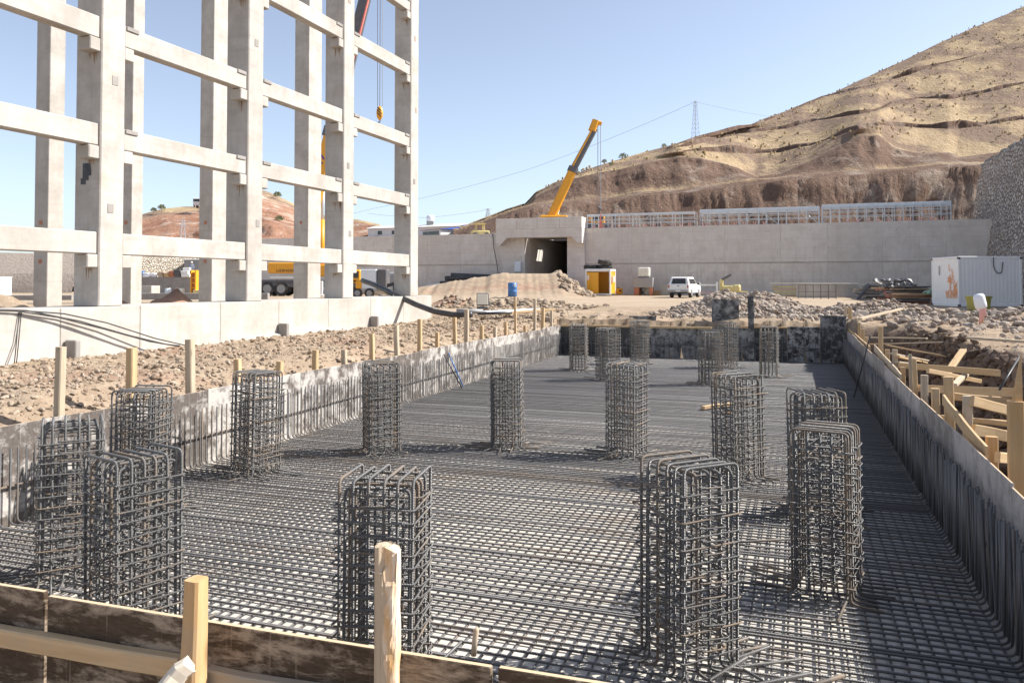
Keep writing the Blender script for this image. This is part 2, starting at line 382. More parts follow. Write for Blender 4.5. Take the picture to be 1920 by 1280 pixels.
c = n.mix(n.attr('damp'), c, n.mix(n.ramp(med, [(.35, 0.0), (.65, 1.0)]), (.125, .09, .07), (.235, .175, .135)))
c = n.mix(n.math('MULTIPLY', n.ramp(fine, [(.35, 1.0), (.5, 0.0)]), .35), c, (.17, .115, .085))
c = n.mix(n.math('MULTIPLY', n.ramp(n.voro(v, 9), [(.05, 1.0), (.22, 0.0)]), .45), c, (.56, .50, .43))
n.bump(n.math('ADD', n.math('MULTIPLY', fine, .6), med), .7, .06).out(c, .95, spec=.1); M['earth'] = n.m
me = g.mesh('ground', True); at = me.attributes.new('zone', 'FLOAT', 'POINT'); at.data.foreach_set('value', zn); at = me.attributes.new('damp', 'FLOAT', 'POINT'); at.data.foreach_set('value', trench_dark); me.materials.append(M['earth'])
go = bpy.data.objects.new('ground', me); C.objects.link(go); tag(go, 'dusty brown construction yard with trampled reddish soil round the pit', 'ground', kind='structure')

b = MB(); m_ = 12
for j in range(m_+1):
    for i in range(m_+1):
        q = ca(PIT_L-.05 + (PIT_R-PIT_L+.1)*i/m_, PIT_F-.05 + (PIT_B-PIT_F+.1)*j/m_, FLOOR); b.v.append(tuple(q))
b.f = [(j*(m_+1)+i, j*(m_+1)+i+1, (j+1)*(m_+1)+i+1, (j+1)*(m_+1)+i) for j in range(m_) for i in range(m_)]
tag(b.build('pit_floor', M['blind']), 'pale concrete blinding under the steel mesh in the pit', 'floor', kind='structure')

# ---------------------------------------------------------------- hills
XS = [860, 905, 960, 985, 1006, 1037, 1077, 1103, 1165, 1208, 1257, 1306, 1355, 1400, 1453, 1537, 1613, 1687, 1763, 1823, 1880, 1920, 2100, 2400]
SY = [432, 410, 394, 386, 364, 343, 328, 316, 298, 285, 272, 262, 252, 238, 218, 187, 150, 117, 80, 53, 30, 12, -60, -180]
def sil(x): return pl(XS, SY, x)
TX = [860, 960, 1006, 1050, 1077, 1120, 1175, 1220, 1273, 1316, 1380, 1420, 1463, 1520, 1557, 1613, 1647, 1680, 1727, 1780, 1800, 1893, 2400]
TY = [436, 396, 368, 347, 334, 324, 313, 303, 294, 296, 313, 331, 325, 302, 282, 254, 253, 277, 287, 287, 294, 282, 250]
BX = [860, 960, 1000, 1126, 1208, 1306, 1400, 1560, 1700, 1840, 2400]; BY = [440, 402, 390, 379, 367, 357, 345, 330, 318, 310, 290]
def t2(x): return max(pl(TX, TY, x), sil(x)+3)
def bl(x): return max(pl(BX, BY, x), t2(x)+4)
def sd(x): return pl([860, 1000, 1100, 1300, 1400, 1500, 1700, 1920, 2400], [132, 136, 140, 152, 162, 172, 192, 208, 235], x)
m3 = lambda x: pl([1150, 1300, 1400, 1463, 1520, 1593, 1640, 1720, 1790, 1880, 1920, 2400], [305, 286, 292, 289, 277, 252, 240, 243, 247, 235, 228, 200], x)
m1 = lambda x: pl([1150, 1300, 1385, 1475, 1525, 1590, 1640, 1680, 1720, 1790, 1860, 1920, 2400], [302, 276, 254, 246, 231, 222, 214, 200, 190, 190, 177, 163, 90], x)
m2 = lambda x: pl([1150, 1300, 1400, 1545, 1640, 1700, 1760, 1830, 1920, 2400], [300, 268, 246, 187, 165, 147, 128, 110, 95, -60], x)
def hill_cols(x0, x1, st, rows_of):
    cols = []; x = x0
    while x <= x1: cols.append(rows_of(x)); x += st
    return cols
def right_rows(x):
    s, t, bq = sil(x), t2(x), bl(x); ds = sd(x); dT = 130
    def dd(y): return dT + (ds-dT)*min(1, max(0, (t-y)/max(4, t-s)))
    zplat = 6.9
    rows = [(D(x, 452, 108), .6, 1), (D(x, 449.5, 110), .8, 5)]
    wob = .5+.5*nz(x*.013, 9)
    rows.append((D(x, bq+1, 115.5 + 1.5*nz(x*.02, 4)), 1.0, 7)); rows.append((D(x, bq, 117), .6, 2))
    pB = D(x, bq, 117); k = 121 + 2*nz(x*.011, 1); rows.append((Vector((pB.x*k/117, k, pB.z + 1.1)), .33, 4))
    tt = min(t, bq-3)
    rows.append((D(x, tt+2, 128 + 1.6*nz(x*.03, 6)), 1.0, 14)); rows.append((D(x, tt, dT), .15, 2))
    last = tt
    rows.append((Vector((rows[-1][0].x, dT+1.5, rows[-1][0].z+.5)), .0, 1))
    for mi, f in enumerate((m3, m1, m2)):
        y = min(max(f(x), s+2.2*(3-mi)), last-2.2); hgt = max(0, .9 + 2.2*nz(x*.012 + mi*7, mi*3.1) + 1.0)*ss(1190, 1330 + 30*mi, x)
        d = dd(y); p = D(x, y, d)
        cut = ss(.1, .7, hgt)
        rows.append((Vector((p.x*(d-3.5*cut-.1)/d, d-3.5*cut-.1, p.z-.25*cut)), .34*cut, 7)); rows.append((p, .75*cut, 2))
        rows.append((Vector((p.x, d+.6, p.z + .6*hgt+.05)), .95*cut, 2)); rows.append((Vector((p.x*(d+1.6)/d, d+1.6, p.z + .6*hgt+.35)), 0, 1)); last = y - 1500*.6*hgt/d*.6
    p = D(x, s, ds); rows.append((p, 0.0, 10)); rows.append((Vector((p.x*1.12, p.y*1.12, p.z-1.5)), 0, 3)); rows.append((Vector((p.x*1.5, p.y*1.5, p.z-25)), 0, 2))
    return rows
def loft(name, x0, x1, st, rows_of, mat, nd, seed, label):
    cols = hill_cols(x0, x1, st, rows_of); b = MB(); cut = []; nr = None
    for col in cols:
        line = []
        for i, (p, c_, k) in enumerate(col):
            if i == 0: line.append((p, c_)); continue
            q, c0 = line[-1]
            for j in range(1, k+1): line.append((q.lerp(p, j/k), c0 + (c_-c0)*j/k))
        nr = len(line)
        for i, (p, c_) in enumerate(line):
            e = nd*(.22 + .55*c_); f1 = fbm(p.x*.16, p.z*.3 + p.y*.1, seed, 5)
            cr = .35*abs(fbm(p.x*1.3, p.y*.15, seed+3, 4))*c_                         # gullies down the cut faces
            b.v.append((p.x + e*.5*fbm(p.x*.2, p.z*.4, seed+8), p.y + e*1.6*f1 + 1.5*cr, p.z + e*.33*fbm(p.x*.25, p.y*.2, seed+5))); cut.append(min(1, max(0, c_)))
    b.f = [(i*nr+j, (i+1)*nr+j, (i+1)*nr+j+1, i*nr+j+1) for i in range(len(cols)-1) for j in range(nr-1)]
    me = b.mesh(name, True); at = me.attributes.new('cut', 'FLOAT', 'POINT'); at.data.foreach_set('value', cut); me.materials.append(mat)
    o = bpy.data.objects.new(name, me); C.objects.link(o); tag(o, label, 'hill', kind='structure'); return b, cut
def hillmat(name, grass1, grass2, earth1, earth2, rock):
    n = NT(name); v = n.pos(); ct = n.attr('cut')
    a = n.noise(v, .10, 6, .65); bb = n.noise(v, .7, 6, .7); f = n.noise(v, 2.6, 5, .7)
    gr = n.mix(n.ramp(bb, [(.35, 0.0), (.65, 1.0)]), grass1, grass2)
    gr = n.mix(n.ramp(a, [(.44, 0.0), (.55, 1.0)]), gr, (.26, .185, .135))
    gr = n.mix(n.math('MULTIPLY', n.ramp(f, [(.55, 0.0), (.68, 1.0)]), .45), gr, (.19, .14, .08))
    vs = n.noise(n.pos((1, 1, .12)), 1.5, 5, .7)
    er = n.mix(n.ramp(n.math('ADD', n.math('MULTIPLY', a, .6), n.math('MULTIPLY', vs, .4)), [(.35, 0.0), (.65, 1.0)]), earth1, earth2)
    er = n.mix(n.math('MULTIPLY', n.ramp(n.noise(v, .16, 5, .7, .5), [(.53, 0.0), (.66, 1.0)]), .75), er, rock)
    er = n.mix(n.math('MULTIPLY', n.ramp(f, [(.3, 1.0), (.5, 0.0)]), .4), er, tuple(x*.5 for x in earth1))
    c = n.mix(n.ramp(n.math('ADD', ct, n.math('MULTIPLY', n.math('SUBTRACT', bb, .5), .5)), [(.28, 0.0), (.46, 1.0)]), gr, er)
    n.bump(n.math('ADD', n.math('MULTIPLY', f, .4), n.math('ADD', bb, vs)), .8, .55).out(c, .95, spec=.1); return n.m
M['hill'] = hillmat('hill_slope', (.38, .275, .165), (.49, .37, .235), (.135, .085, .063), (.215, .145, .108), (.36, .295, .24))
M['hill_red'] = hillmat('red_hill', (.42, .31, .18), (.52, .40, .24), (.26, .12, .075), (.46, .28, .19), (.66, .57, .47))
hb, hc = loft('right_hill', 850, 2400, 3, right_rows, M['hill'], .85, 1.7, 'straw coloured hillside cut into brown earth terraces')
LX = [-500, 0, 60, 130, 200, 262, 310, 375, 430, 480, 510, 550, 600, 680, 712, 740, 800, 870, 910, 960]
LY = [520, 500, 497, 480, 430, 402, 391, 386, 347, 352, 363, 381, 402, 413, 421, 436, 436, 436, 434, 434]
def left_rows(x):
    s = pl(LX, LY, x); foot = pl([-500, 200, 300, 640, 760, 960], [530, 528, 522, 505, 455, 447], x)
    ds = pl([-500, 260, 430, 600, 720, 960], [170, 190, 210, 205, 165, 150], x)
    y1 = foot + (s-foot)*.36; y2 = foot + (s-foot)*.42 - 1; y3 = foot + (s-foot)*.62; w = nz(x*.02, 5)
    return [(D(x, foot+8, 112), .7, 1), (D(x, foot, 124), .7, 3), (D(x, y1, 132+2*w), 1.0, 6), (D(x, y2, 142+2*w), .8, 3), (D(x, y3, 152+3*w), 1.0, 6),
            (D(x, s*.75+y3*.25, ds*.93), .45+.4*w, 5), (D(x, s, ds), .1, 5), (D(x, s+6, ds*1.25), 0, 3), (D(x, 536, ds*1.6), 0, 2)]
lb, lc = loft('left_hill', -500, 960, 5, left_rows, M['hill_red'], 1.5, 5.2, 'red brown hill seen through the concrete frame')
# tufts of dry grass on the slope: uncountable ground cover
n = NT('dry_tuft'); n.out(n.mix(n.noise(n.pos(), 1.3, 3), (.33, .235, .12), (.50, .38, .22)), .9, spec=.1); M['tuft'] = n.m
b = MB(); idx = [i for i in range(len(hb.v)) if hc[i] < .35 and hb.v[i][1] > 125]
nrr = len(hb.v)//len([1 for _x in range(850, 2401, 3)]); cw = []; acc = 0
for i in idx: acc += (Vector(hb.v[i])-Vector(hb.v[min(i+1, len(hb.v)-1)])).length if (i+1) % nrr else 0; cw.append(acc)
for k in range(7000):
    p = Vector(hb.v[R.choices(idx, cum_weights=cw)[0]]) + Vector((R.uniform(-1.2, 1.2), R.uniform(-1.2, 1.2), 0))
    if nz(p.x*.06, p.y*.06, 3) < -.12 + R.uniform(-.25, .25): continue
    r = R.uniform(.12, .3); h = r*R.uniform(.35, .7); q = R.random()*6
    ring = [p + Vector((math.cos(q+t*1.2566)*r*R.uniform(.6, 1.2), math.sin(q+t*1.2566)*r*R.uniform(.6, 1.2), -.3)) for t in range(5)]
    mid = [p + Vector((math.cos(q+t*1.2566)*r*.7, math.sin(q+t*1.2566)*r*.7, h*R.uniform(.4, .8))) for t in range(5)]
    b.add(ring + mid + [p + Vector((0, 0, h))], [(t, (t+1) % 5, 5+(t+1) % 5, 5+t) for t in range(5)] + [(5+t, 5+(t+1) % 5, 10) for t in range(5)])
tag(b.build('dry_grass', M['tuft']), 'tufts of dry straw grass dotted over the hillside', 'grass', kind='stuff')

# ---------------------------------------------------------------- big back wall, portal, platform
A_W = 81.6; WT = 6.95; C_P0, C_P1 = -30.3, -20.8; T0, T1 = -27.4, -22.7
def wall_thing(c0, c1, name, label, zt):
    t = empty(name, ca(c0, A_W), YAW, label, 'retaining wall'); w = c1-c0; k = max(1, round(w/4.7)); cuts = [0] + sorted(w*i/k + R.uniform(-.5, .5) for i in range(1, k)) + [w]
    zs = 3.25
    for i in range(k):
        x0, x1 = cuts[i], cuts[i+1]
        MB().box(((x0+x1)/2, .5+R.uniform(0, .02), (zs+zt)/2+.01), (x1-x0-.008, .9, zt-zs-.01), .004).build('panel', M['wall'], t)
        MB().box(((x0+x1)/2, .46+R.uniform(0, .02), (zs-.4)/2-.2+.1), (x1-x0-.008, .9, zs+.4), .004).build('panel', M['wall_dark'], t)
    MB().box((w/2, .62, zt/2-.3), (w-.02, .8, zt+.5)).build('core', M['wall'], t)
    return t
wall_thing(-62, C_P0, 'retaining_wall', 'long grey concrete retaining wall behind the black pipes', WT-.35)
wall_thing(C_P1, 17.6, 'retaining_wall', 'grey concrete retaining wall carrying the galvanised steel frames', WT)
t = empty('tunnel_portal', ca(C_P0, A_W), YAW, 'concrete tunnel portal with overhanging parapet at the top of the ramp', 'tunnel'); w = C_P1-C_P0
o0, o1 = T0-C_P0, T1-C_P0
MB().box((o0/2, .35, 2.9), (o0, 1.3, 6.4), .02).build('pier', M['wall'], t)
MB().box(((o1+w)/2, .35, 2.9), (w-o1, 1.3, 6.4), .02).build('pier', M['wall'], t)
bq = MB().prism([(0, 6.95), (0, 5.55), (.45, 5.2), (1.25, 6.02), (w-1.1, 6.02), (w-.45, 5.35), (w, 5.35), (w, 6.95)][::-1], -1.45, -.32)
bq.build('deck_edge', M['wall'], t)
MB().box((w/2, .1, 6.52), (w-.02, .8, .96)).build('lintel', M['wall'], t)
for i in range(4): MB().box((w*(i+.5)/4, -1.32, 7.52), (w/4-.02, .3, 1.12), .01).build('parapet', M['wall'], t)
MB().box((.16, -.1, 7.52), (.3, 2.1, 1.118), .01).build('parapet', M['wall'], t); MB().box((w-.16, -.1, 7.52), (.3, 2.1, 1.118), .01).build('parapet', M['wall'], t)
L = 26
MB().box((o0-.3, 1+L/2, 3.2), (.6, L, 6.2)).build('side_wall', M['wall'], t); MB().box((o1+.3, 1+L/2, 3.2), (.6, L, 6.2)).build('side_wall', M['wall'], t)
# roof with the open slot that lets the patch of sun in
s0, s1, sa, sb = o0+1.15, o0+3.2, 5.0, 7.3
rf = MB()
for (x0, x1, y0, y1) in ((o0, o1, 1.0, sa), (o0, o1, sb, 1+L), (o0, s0, sa, sb), (s1, o1, sa, sb)): rf.box(((x0+x1)/2, (y0+y1)/2, 6.45), (x1-x0, y1-y0, .7))
rf.build('roof_slab', M['grey_conc'], t)
for k, yy in enumerate((5.6, 5.95, 6.75)): MB().box(((s0+s1)/2, yy, 6.3), (s1-s0, .07, .12)).build('slot_bar', M['grey_conc'], t)
MB().box(((o0+o1)/2, 1+L+.3, 3.2), (o1-o0+1.2, .6, 7.2)).build('end_wall', M['grey_conc'], t)
MB().box(((o0+o1)/2, 1+L/2, 2.17), (o1-o0, L, .1)).build('roadway', M['grey_conc'], t)
b = MB()
for (c0, c1, a0, a1) in ((-62, T0-.5, A_W+.95, 112), (T1+.5, 60, A_W+.95, 112), (T0-.6, T1+.6, A_W+L+1.5, 112)):
    v0 = len(b.v); nx_ = 24; ny_ = 8
    for j in range(ny_+1):
        for i in range(nx_+1): b.v.append(tuple(ca(c0+(c1-c0)*i/nx_, a0+(a1-a0)*j/ny_, 6.82 + (.12*nz(i*.7+c0, j*.9) if 0 < j else 0) - (.35 if c1 < T0 else 0))))
    b.f += [(v0+j*(nx_+1)+i, v0+j*(nx_+1)+i+1, v0+(j+1)*(nx_+1)+i+1, v0+(j+1)*(nx_+1)+i) for j in range(ny_) for i in range(nx_)]
me = b.mesh('terrace', True); at = me.attributes.new('zone', 'FLOAT', 'POINT'); at.data.foreach_set('value', [.3]*len(b.v)); me.materials.append(M['earth'])
to = bpy.data.objects.new('terrace', me); C.objects.link(to); tag(to, 'earth terrace behind the top of the retaining wall', 'terrain', kind='structure')

# ---------------------------------------------------------------- rough stone retaining wall on the sunny side
n = NT('rubble_masonry'); v = n.pos((1, 1, 1)); e = n.voro(v, 2.6, 'DISTANCE_TO_EDGE'); vc = n.voro(v, 2.6, 'F1', 'Color')
c = n.mix(n.ramp(vc, [(.1, 0.0), (.9, 1.0)]), (.48, .41, .35), (.72, .645, .575)); c = n.mix(n.ramp(e, [(.0, 1.0), (.09, 0.0)]), c, (.30, .25, .21))
c = n.mix(n.math('MULTIPLY', n.noise(v, 6, 4, .7), .4), c, (.3, .26, .23)); n.bump(n.ramp(e, [(0, 0.0), (.16, 1.0)]), 1.0, .18).out(c, .92, spec=.1); M['masonry'] = n.m
n = NT('pale_masonry'); v = n.pos(); e = n.voro(v, 3.4, 'DISTANCE_TO_EDGE'); vc = n.voro(v, 3.4, 'F1', 'Color')
c = n.mix(n.ramp(vc, [(.1, 0.0), (.9, 1.0)]), (.50, .43, .34), (.68, .62, .53)); c = n.mix(n.ramp(e, [(0, 1.0), (.1, 0.0)]), c, (.34, .29, .23)); n.bump(n.ramp(e, [(0, 0.0), (.2, 1.0)]), .8, .2).out(c, .9, spec=.1); M['pale_masonry'] = n.m
b = MB(); na, nzz = 90, 26
for i in range(na+1):
    a = 20 + 70*i/na; zt = pl([20, 40, 58, 70, 90], [8.2, 9.0, 12.2, 12.9, 13.0], a) + .25*nz(a*.5, 2)
    for j in range(nzz+1):
        t_ = j/nzz; q = ca(15.6 + 1.7*t_ + .22*fbm(a*.9, t_*9, 3) , a, -.2 + (zt+.2)*t_); b.v.append(tuple(q))
    for k, dc in enumerate((1.2, 5.0, 24.0)): q = ca(17.3+dc, a, zt + (.15, 1.0, 6)[k] + .3*nz(a*.3, dc)); b.v.append(tuple(q))
nr = nzz+4; b.f = [(i*nr+j, i*nr+j+1, (i+1)*nr+j+1, (i+1)*nr+j) for i in range(na) for j in range(nr-1)]
tag(b.build('stone_wall', M['masonry'], smooth=True), 'tall rough brown stone retaining wall rising behind the white container', 'retaining wall')

M['rust_mark'] = paint('rust_mark', (.30, .20, .13), .9, .3); M['rock_patch'] = paint('brown_grout', (.34, .28, .24), .8, .3)
# ---------------------------------------------------------------- precast frame and its plinth
C_F = -14.2; PZ = .73
pt = empty('concrete_plinth', ca(C_F, 3), YAW, 'long white concrete plinth under the columns of the precast frame', 'plinth')
cuts = [0, 3.2, 6.9, 9.3, 11.4, 14.1, 16.6, 19.2, 21.9, 24.4, 26.9]
for i in range(len(cuts)-1):
    MB().box((-.62, (cuts[i]+cuts[i+1])/2, -.1), (1.4, cuts[i+1]-cuts[i]-.008, 1.66), .012).build('plinth_block', M['plinth'], pt)
fo = MB(); N_ = 60
for i in range(N_+1):
    y = 26.9*i/N_; zt = -.30 + .07*nz(y*.5, 3) + .12*math.sin(y*.45)
    for (x, z) in ((.05, -1.1), (.26, -1.1), (.24, zt-.05), (.085, zt), (.05, zt)): fo.v.append((x, y, z))
fo.f = [(i*5+j, (i+1)*5+j, (i+1)*5+j+1, i*5+j+1) for i in range(N_) for j in range(4)]
fo.build('footing', M['plinth'], pt)
for y in (9.45, 16.6, 21.9): MB().box((.25, y, -.33), (.3, .14, .82), .02).build('stub_wall', M['grey_conc'], pt)
fr = empty('precast_structure', ca(C_F, 0), YAW, 'tall white precast concrete frame of columns and tie beams on the plinth', 'building frame')
BAY = 4.96; A0 = 13.68; LV = [1.87, 4.23, 6.58, 9.42, 11.95]; HC = 14.6
COLS = [A0 + BAY*i for i in range(-2, 4)]
for i, a in enumerate(COLS):
    col = MB().box((-.41, a, (PZ+HC)/2), (.74, .66, HC-PZ), .025).build('column', M['frame'], fr)
    for k, z in enumerate(LV):
        for sgn in (-1, 1):
            if i == len(COLS)-1 and sgn > 0: continue
            MB().box((-.25, a + sgn*(.33+.14), z-.15), (.36, .28, .29), .02).build('corbel', M['frame'], col)
        if R.random() < .7:
            dr = MB(); x0 = -.41 - R.uniform(-.05, .08)
            for q_ in range(5):
                xx = -.28 + R.uniform(-.13, .13); l_ = R.uniform(.06, .3); w_ = R.uniform(.008, .022); dr.add([(xx-w_, a-.3335, z-.295), (xx+w_, a-.3335, z-.295), (xx+w_*.3, a-.3335, z-.295-l_), (xx-w_*.3, a-.3335, z-.295-l_)], [(0, 3, 2, 1)])
            dr.build('rust_streak', M['rust_mark'], col)
        if k < 4 and R.random() < .9:
            q = M['grey_conc'] if R.random() < .7 else M['rock_patch']
            MB().box((-.038, a+R.uniform(-.05, .12), z+1.25+R.uniform(-.3, .3)), (.006+.01, .16, .2)).build('patch', q, col)
    if i == 2:
        ps = MB(); rp = random.Random(2)
        for k in range(7): ps.box((-.41+rp.uniform(-.12, .05), a-.333, 3.62+rp.uniform(-.16, .2)), (rp.uniform(.08, .2), .006+.001*k, rp.uniform(.1, .22)))
        ps.build('torn_poster', M['black'], col)
for i in range(len(COLS)-1):
    for z in LV:
        a0, a1 = COLS[i]+.345, COLS[i+1]-.345
        bm = MB().box((-.24, (a0+a1)/2, z+.245), (.3, a1-a0, .48), .02).build('beam', M['frame'], fr)
        for e in (a0, a1):
            if R.random() < .55 and z > 2: MB().box((-.075, e + (.22 if e == a0 else -.22), z+.44), (.034, .36, .1), .01).build('mortar_patch', M['grey_conc'], bm)
BK = [(62, 88, 117), (225, 245, 266), (372, 397, 425), (550, 577, 601)]
WHO = ['weathered brown sided free standing column between the plinth corner and the first frame column', 'free standing white column mostly hidden behind the first full frame column', 'free standing white column seen in the middle of the second bay of the frame', 'free standing white column with a rust spot beside the tall crane boom']
for (xa, xb, xc), w_ in zip(BK, WHO):
    e = Pc(xb, HOR, -28.3); a0 = toca(e.x, e.y)[1]; a1 = toca(*Pc(xc, HOR, -28.3).xy)[1]; cw = -28.3 - toca(*Pa(xa, HOR, a0).xy)[0]; ln = a1-a0
    cc = empty('concrete_column', ca(-28.3, a0), YAW, w_, 'column', 'free standing columns behind the frame')
    MB().box((-cw/2, ln/2, 13), (cw, ln, 27), .02).build('shaft', M['frame'], cc)
    for z in (D(xa, 417, e.y).z, D(xa, 490, e.y).z): MB().lathe([(.02, 0), (.09, .006), (.1, .012)], 8, M=Matrix.Rotation(math.pi/2, 3, 'X')).build('rust_spot', M['brick'], cc, loc=(-cw*.5, -.001, z))
# ---------------------------------------------------------------- timber helper: local X runs along the piece
def stick(name, p0, p1, w, h, mat, parent=None, seg=5, wob=.006, up=(0,0,1), t0=1.0, t1=1.0, bev=.12, ragged=0.0):
    p0, p1 = Vector(p0), Vector(p1); d = p1-p0; L = d.length; X = d.normalized(); U = Vector(up)
    if abs(X.dot(U)) > .95: U = Vector((ST, CT, 0))
    Y = U.cross(X).normalized(); Z = X.cross(Y)
    b = MB(); k = 8; bw = min(w, h)*bev
    for i in range(seg+1):
        t = i/seg; s_ = t0+(t1-t0)*t; oy, oz = R.uniform(-wob, wob), R.uniform(-wob, wob); hw, hh = w/2*s_, h/2*s_
        for (y, z) in ((-hw+bw, -hh), (hw-bw, -hh), (hw, -hh+bw), (hw, hh-bw), (hw-bw, hh), (-hw+bw, hh), (-hw, hh-bw), (-hw, -hh+bw)):
            b.v.append((t*L + (R.uniform(-ragged, ragged) if i == seg else 0), y+oy, z+oz))
    b.f = [(i*k+j, i*k+(j+1) % k, (i+1)*k+(j+1) % k, (i+1)*k+j) for i in range(seg) for j in range(k)]
    b.f += [tuple(range(k-1, -1, -1)), tuple(seg*k+j for j in range(k))]
    o = b.build(name, mat, parent); mw = Matrix(((X.x, Y.x, Z.x, p0.x), (X.y, Y.y, Z.y, p0.y), (X.z, Y.z, Z.z, p0.z), (0, 0, 0, 1)))
    o.matrix_basis = (parent.matrix_basis.inverted() @ mw) if parent is not None else mw
    return o
# ---------------------------------------------------------------- formwork
def panels(t, along, x0, cuts, z0, zts, th, mats, sgn, gap=.006):
    for i in range(len(cuts)-1):
        l = cuts[i+1]-cuts[i]; zt = zts[i % len(zts)] + R.uniform(-.012, .012); off = R.uniform(0, .012)*sgn
        m = ((x0 + sgn*th/2 + off), (cuts[i]+cuts[i+1])/2) if along == 'y' else ((cuts[i]+cuts[i+1])/2, (x0 + sgn*th/2 + off))
        sz = (th, l-gap) if along == 'y' else (l-gap, th)
        MB().box((0, 0, (zt-z0)/2), (*sz, zt-z0), .004).build('panel', mats[i % len(mats)], t, loc=(*m, z0))
fl = empty('formwork_wall', (0, 0, 0), YAW, 'long sunlit formwork wall with worn white plywood beside the plinth', 'formwork')
panels(fl, 'y', PIT_L, [PIT_F-.3, 5.3, 7.6, 9.9, 12.3, 14.8, 17.1, 19.6, 21.8, 24.2, 26.8, PIT_B], FLOOR-.15, [TOP-.01, TOP, TOP-.015], .021, [M['ply_light']], -1)
frt = empty('formwork_wall', (0, 0, 0), YAW, 'shaded formwork wall of grey plywood along the open timber braced trench', 'formwork')
panels(frt, 'y', PIT_R, [PIT_F-.4, 5.15, 7.3, 9.75, 12.2, 14.6, 17.0, 19.5, 22, 24.5, 26.6, PIT_B], FLOOR-.15, [TOP+.03, TOP, TOP+.015], .021, [M['ply_grey']], 1)
fq0, fq1 = P(0, 1093, TOP), P(933, 1240, TOP); fdir = (fq1-fq0).normalized(); fyaw = math.atan2(fdir.y, fdir.x)
def FP(px, z, off=0.0):        # point on the front boards' line at image column px, moved off metres towards the viewer
    d = ray(px, 1200); nx, ny = -fdir.y, fdir.x; k = ((fq0.x-O.x)*nx + (fq0.y-O.y)*ny - off)/(d.x*nx + d.y*ny); return Vector((O.x + d.x*k, O.y + d.y*k, z))
ff = empty('formwork_wall', (fq0.x, fq0.y, 0), fyaw, 'front formwork wall of brown film faced boards beside the split stakes', 'formwork')
cf = [(FP(px, 0)-FP(0, 0)).length*(1 if px > 0 else -1) for px in (97, 935, 1800)]; cf.insert(0, -(fq0.xy - ca(PIT_L, PIT_F).xy).length)
panels(ff, 'x', 0, cf, -1.75, [TOP], .03, [M['ply_brown']], -1, .03)
for (px0, px1, mt, y0, y1) in ((-420, 340, 'timber', 1121, 1238), (393, 990, 'timber_old', 1228, 1310)):
    w_ = .062; u0, u1 = FP(px0, 0, .04+w_/2), FP(px1, 0, .04+w_/2)
    q0 = D(px0, y0 - (70 if px0 < 0 else 0), u0.y); q1 = D(px1, y1, u1.y)
    stick('rail', (u0.x, u0.y, -.585 if mt == 'timber' else -.60), (u1.x, u1.y, -.575 if mt == 'timber' else -.585), w_, .095, M[mt], ff, 8, .004)
def cpx(px, a): return toca(*Pa(px, 640, a).xy)[0]
fb = empty('formwork_wall', (0, 0, 0), YAW, 'far end formwork wall with black and grey mottled boards', 'formwork')
cb = [PIT_L, cpx(1190, PIT_B), cpx(1335, PIT_B), cpx(1404, PIT_B), cpx(1476, PIT_B), cpx(1538, PIT_B), PIT_R]
panels(fb, 'x', PIT_B, cb, FLOOR-.1, [TOP-.02, TOP-.02, TOP+.03, TOP+.02, TOP+.1, TOP+.50], .021, [M['ply_dgrey'], M['ply_dgrey'], M['ply_dgrey'], M['ply_dgrey'], M['ply_black'], M['ply_dgrey']], 1)
q0, q1 = ca(PIT_L+.1, PIT_B-.03, TOP+.0), ca(cpx(1335, PIT_B), PIT_B-.03, TOP+.0); stick('top_rail', q0, q1, .07, .08, M['timber'], fb)
q0, q1 = ca(cpx(1390, PIT_B), PIT_B-.03, TOP+.06), ca(cpx(1476, PIT_B), PIT_B-.03, TOP+.05); stick('top_rail', q0, q1, .06, .05, M['timber_orange'], fb)
x0, x1 = cpx(1335, PIT_B+.5), cpx(1386, PIT_B+.5)
tag(MB().box((0, 0, 0), (x1-x0, .021, 1.15), .003).build('plywood_sheet', M['ply_dgrey'], None, loc=ca((x0+x1)/2, PIT_B+.5, -.0+.08), rz=YAW), 'dark grey plywood sheet standing upright behind the far formwork', 'plywood sheet')
xx = cpx(1409, PIT_B-.12)
tag(stick('upright_board', ca(xx, PIT_B-.12, FLOOR+.1), ca(xx-.02, PIT_B-.12, .78), .2, .03, M['ply_dgrey'], None, up=(ST, CT, 0)), 'tall narrow grey board standing against the far formwork', 'board')
xx = cpx(1210, PIT_B+.3)
tag(MB().box((0, 0, 0), (1.0, .03, .5), .003).build('plywood_sheet', M['ply_dgrey'], None, loc=ca(xx-.1, PIT_B+.3, -.22), rz=YAW), 'small grey plywood sheet poking up behind the far formwork rail', 'plywood sheet')
# sloping rails nailed on the shaded wall
for (a_, b_, w_, lab) in (((1571, 600), (1631, 655), .14, 'thin sloping board nailed near the far corner of the shaded formwork'), ((1640, 652), (1690, 710), .15, 'grey sloping board laid over the shaded formwork edge, midway along'), ((1768, 748), (1850, 850), .13, 'wide sloping plank leaning over the shaded formwork beside the broken post')):
    tag(stick('sloping_board', Pc(*a_, 1.66), Pc(*b_, 1.66), .03, w_, M['timber'] if w_ < .15 else M['timber_old'], None), lab, 'board')
tag(stick('edge_board', Pc(830, 656, PIT_L-.04), Pc(905, 643, PIT_L-.04), .04, .09, M['timber'], None), 'clean yellow board lying on the top edge of the sunlit formwork', 'board')

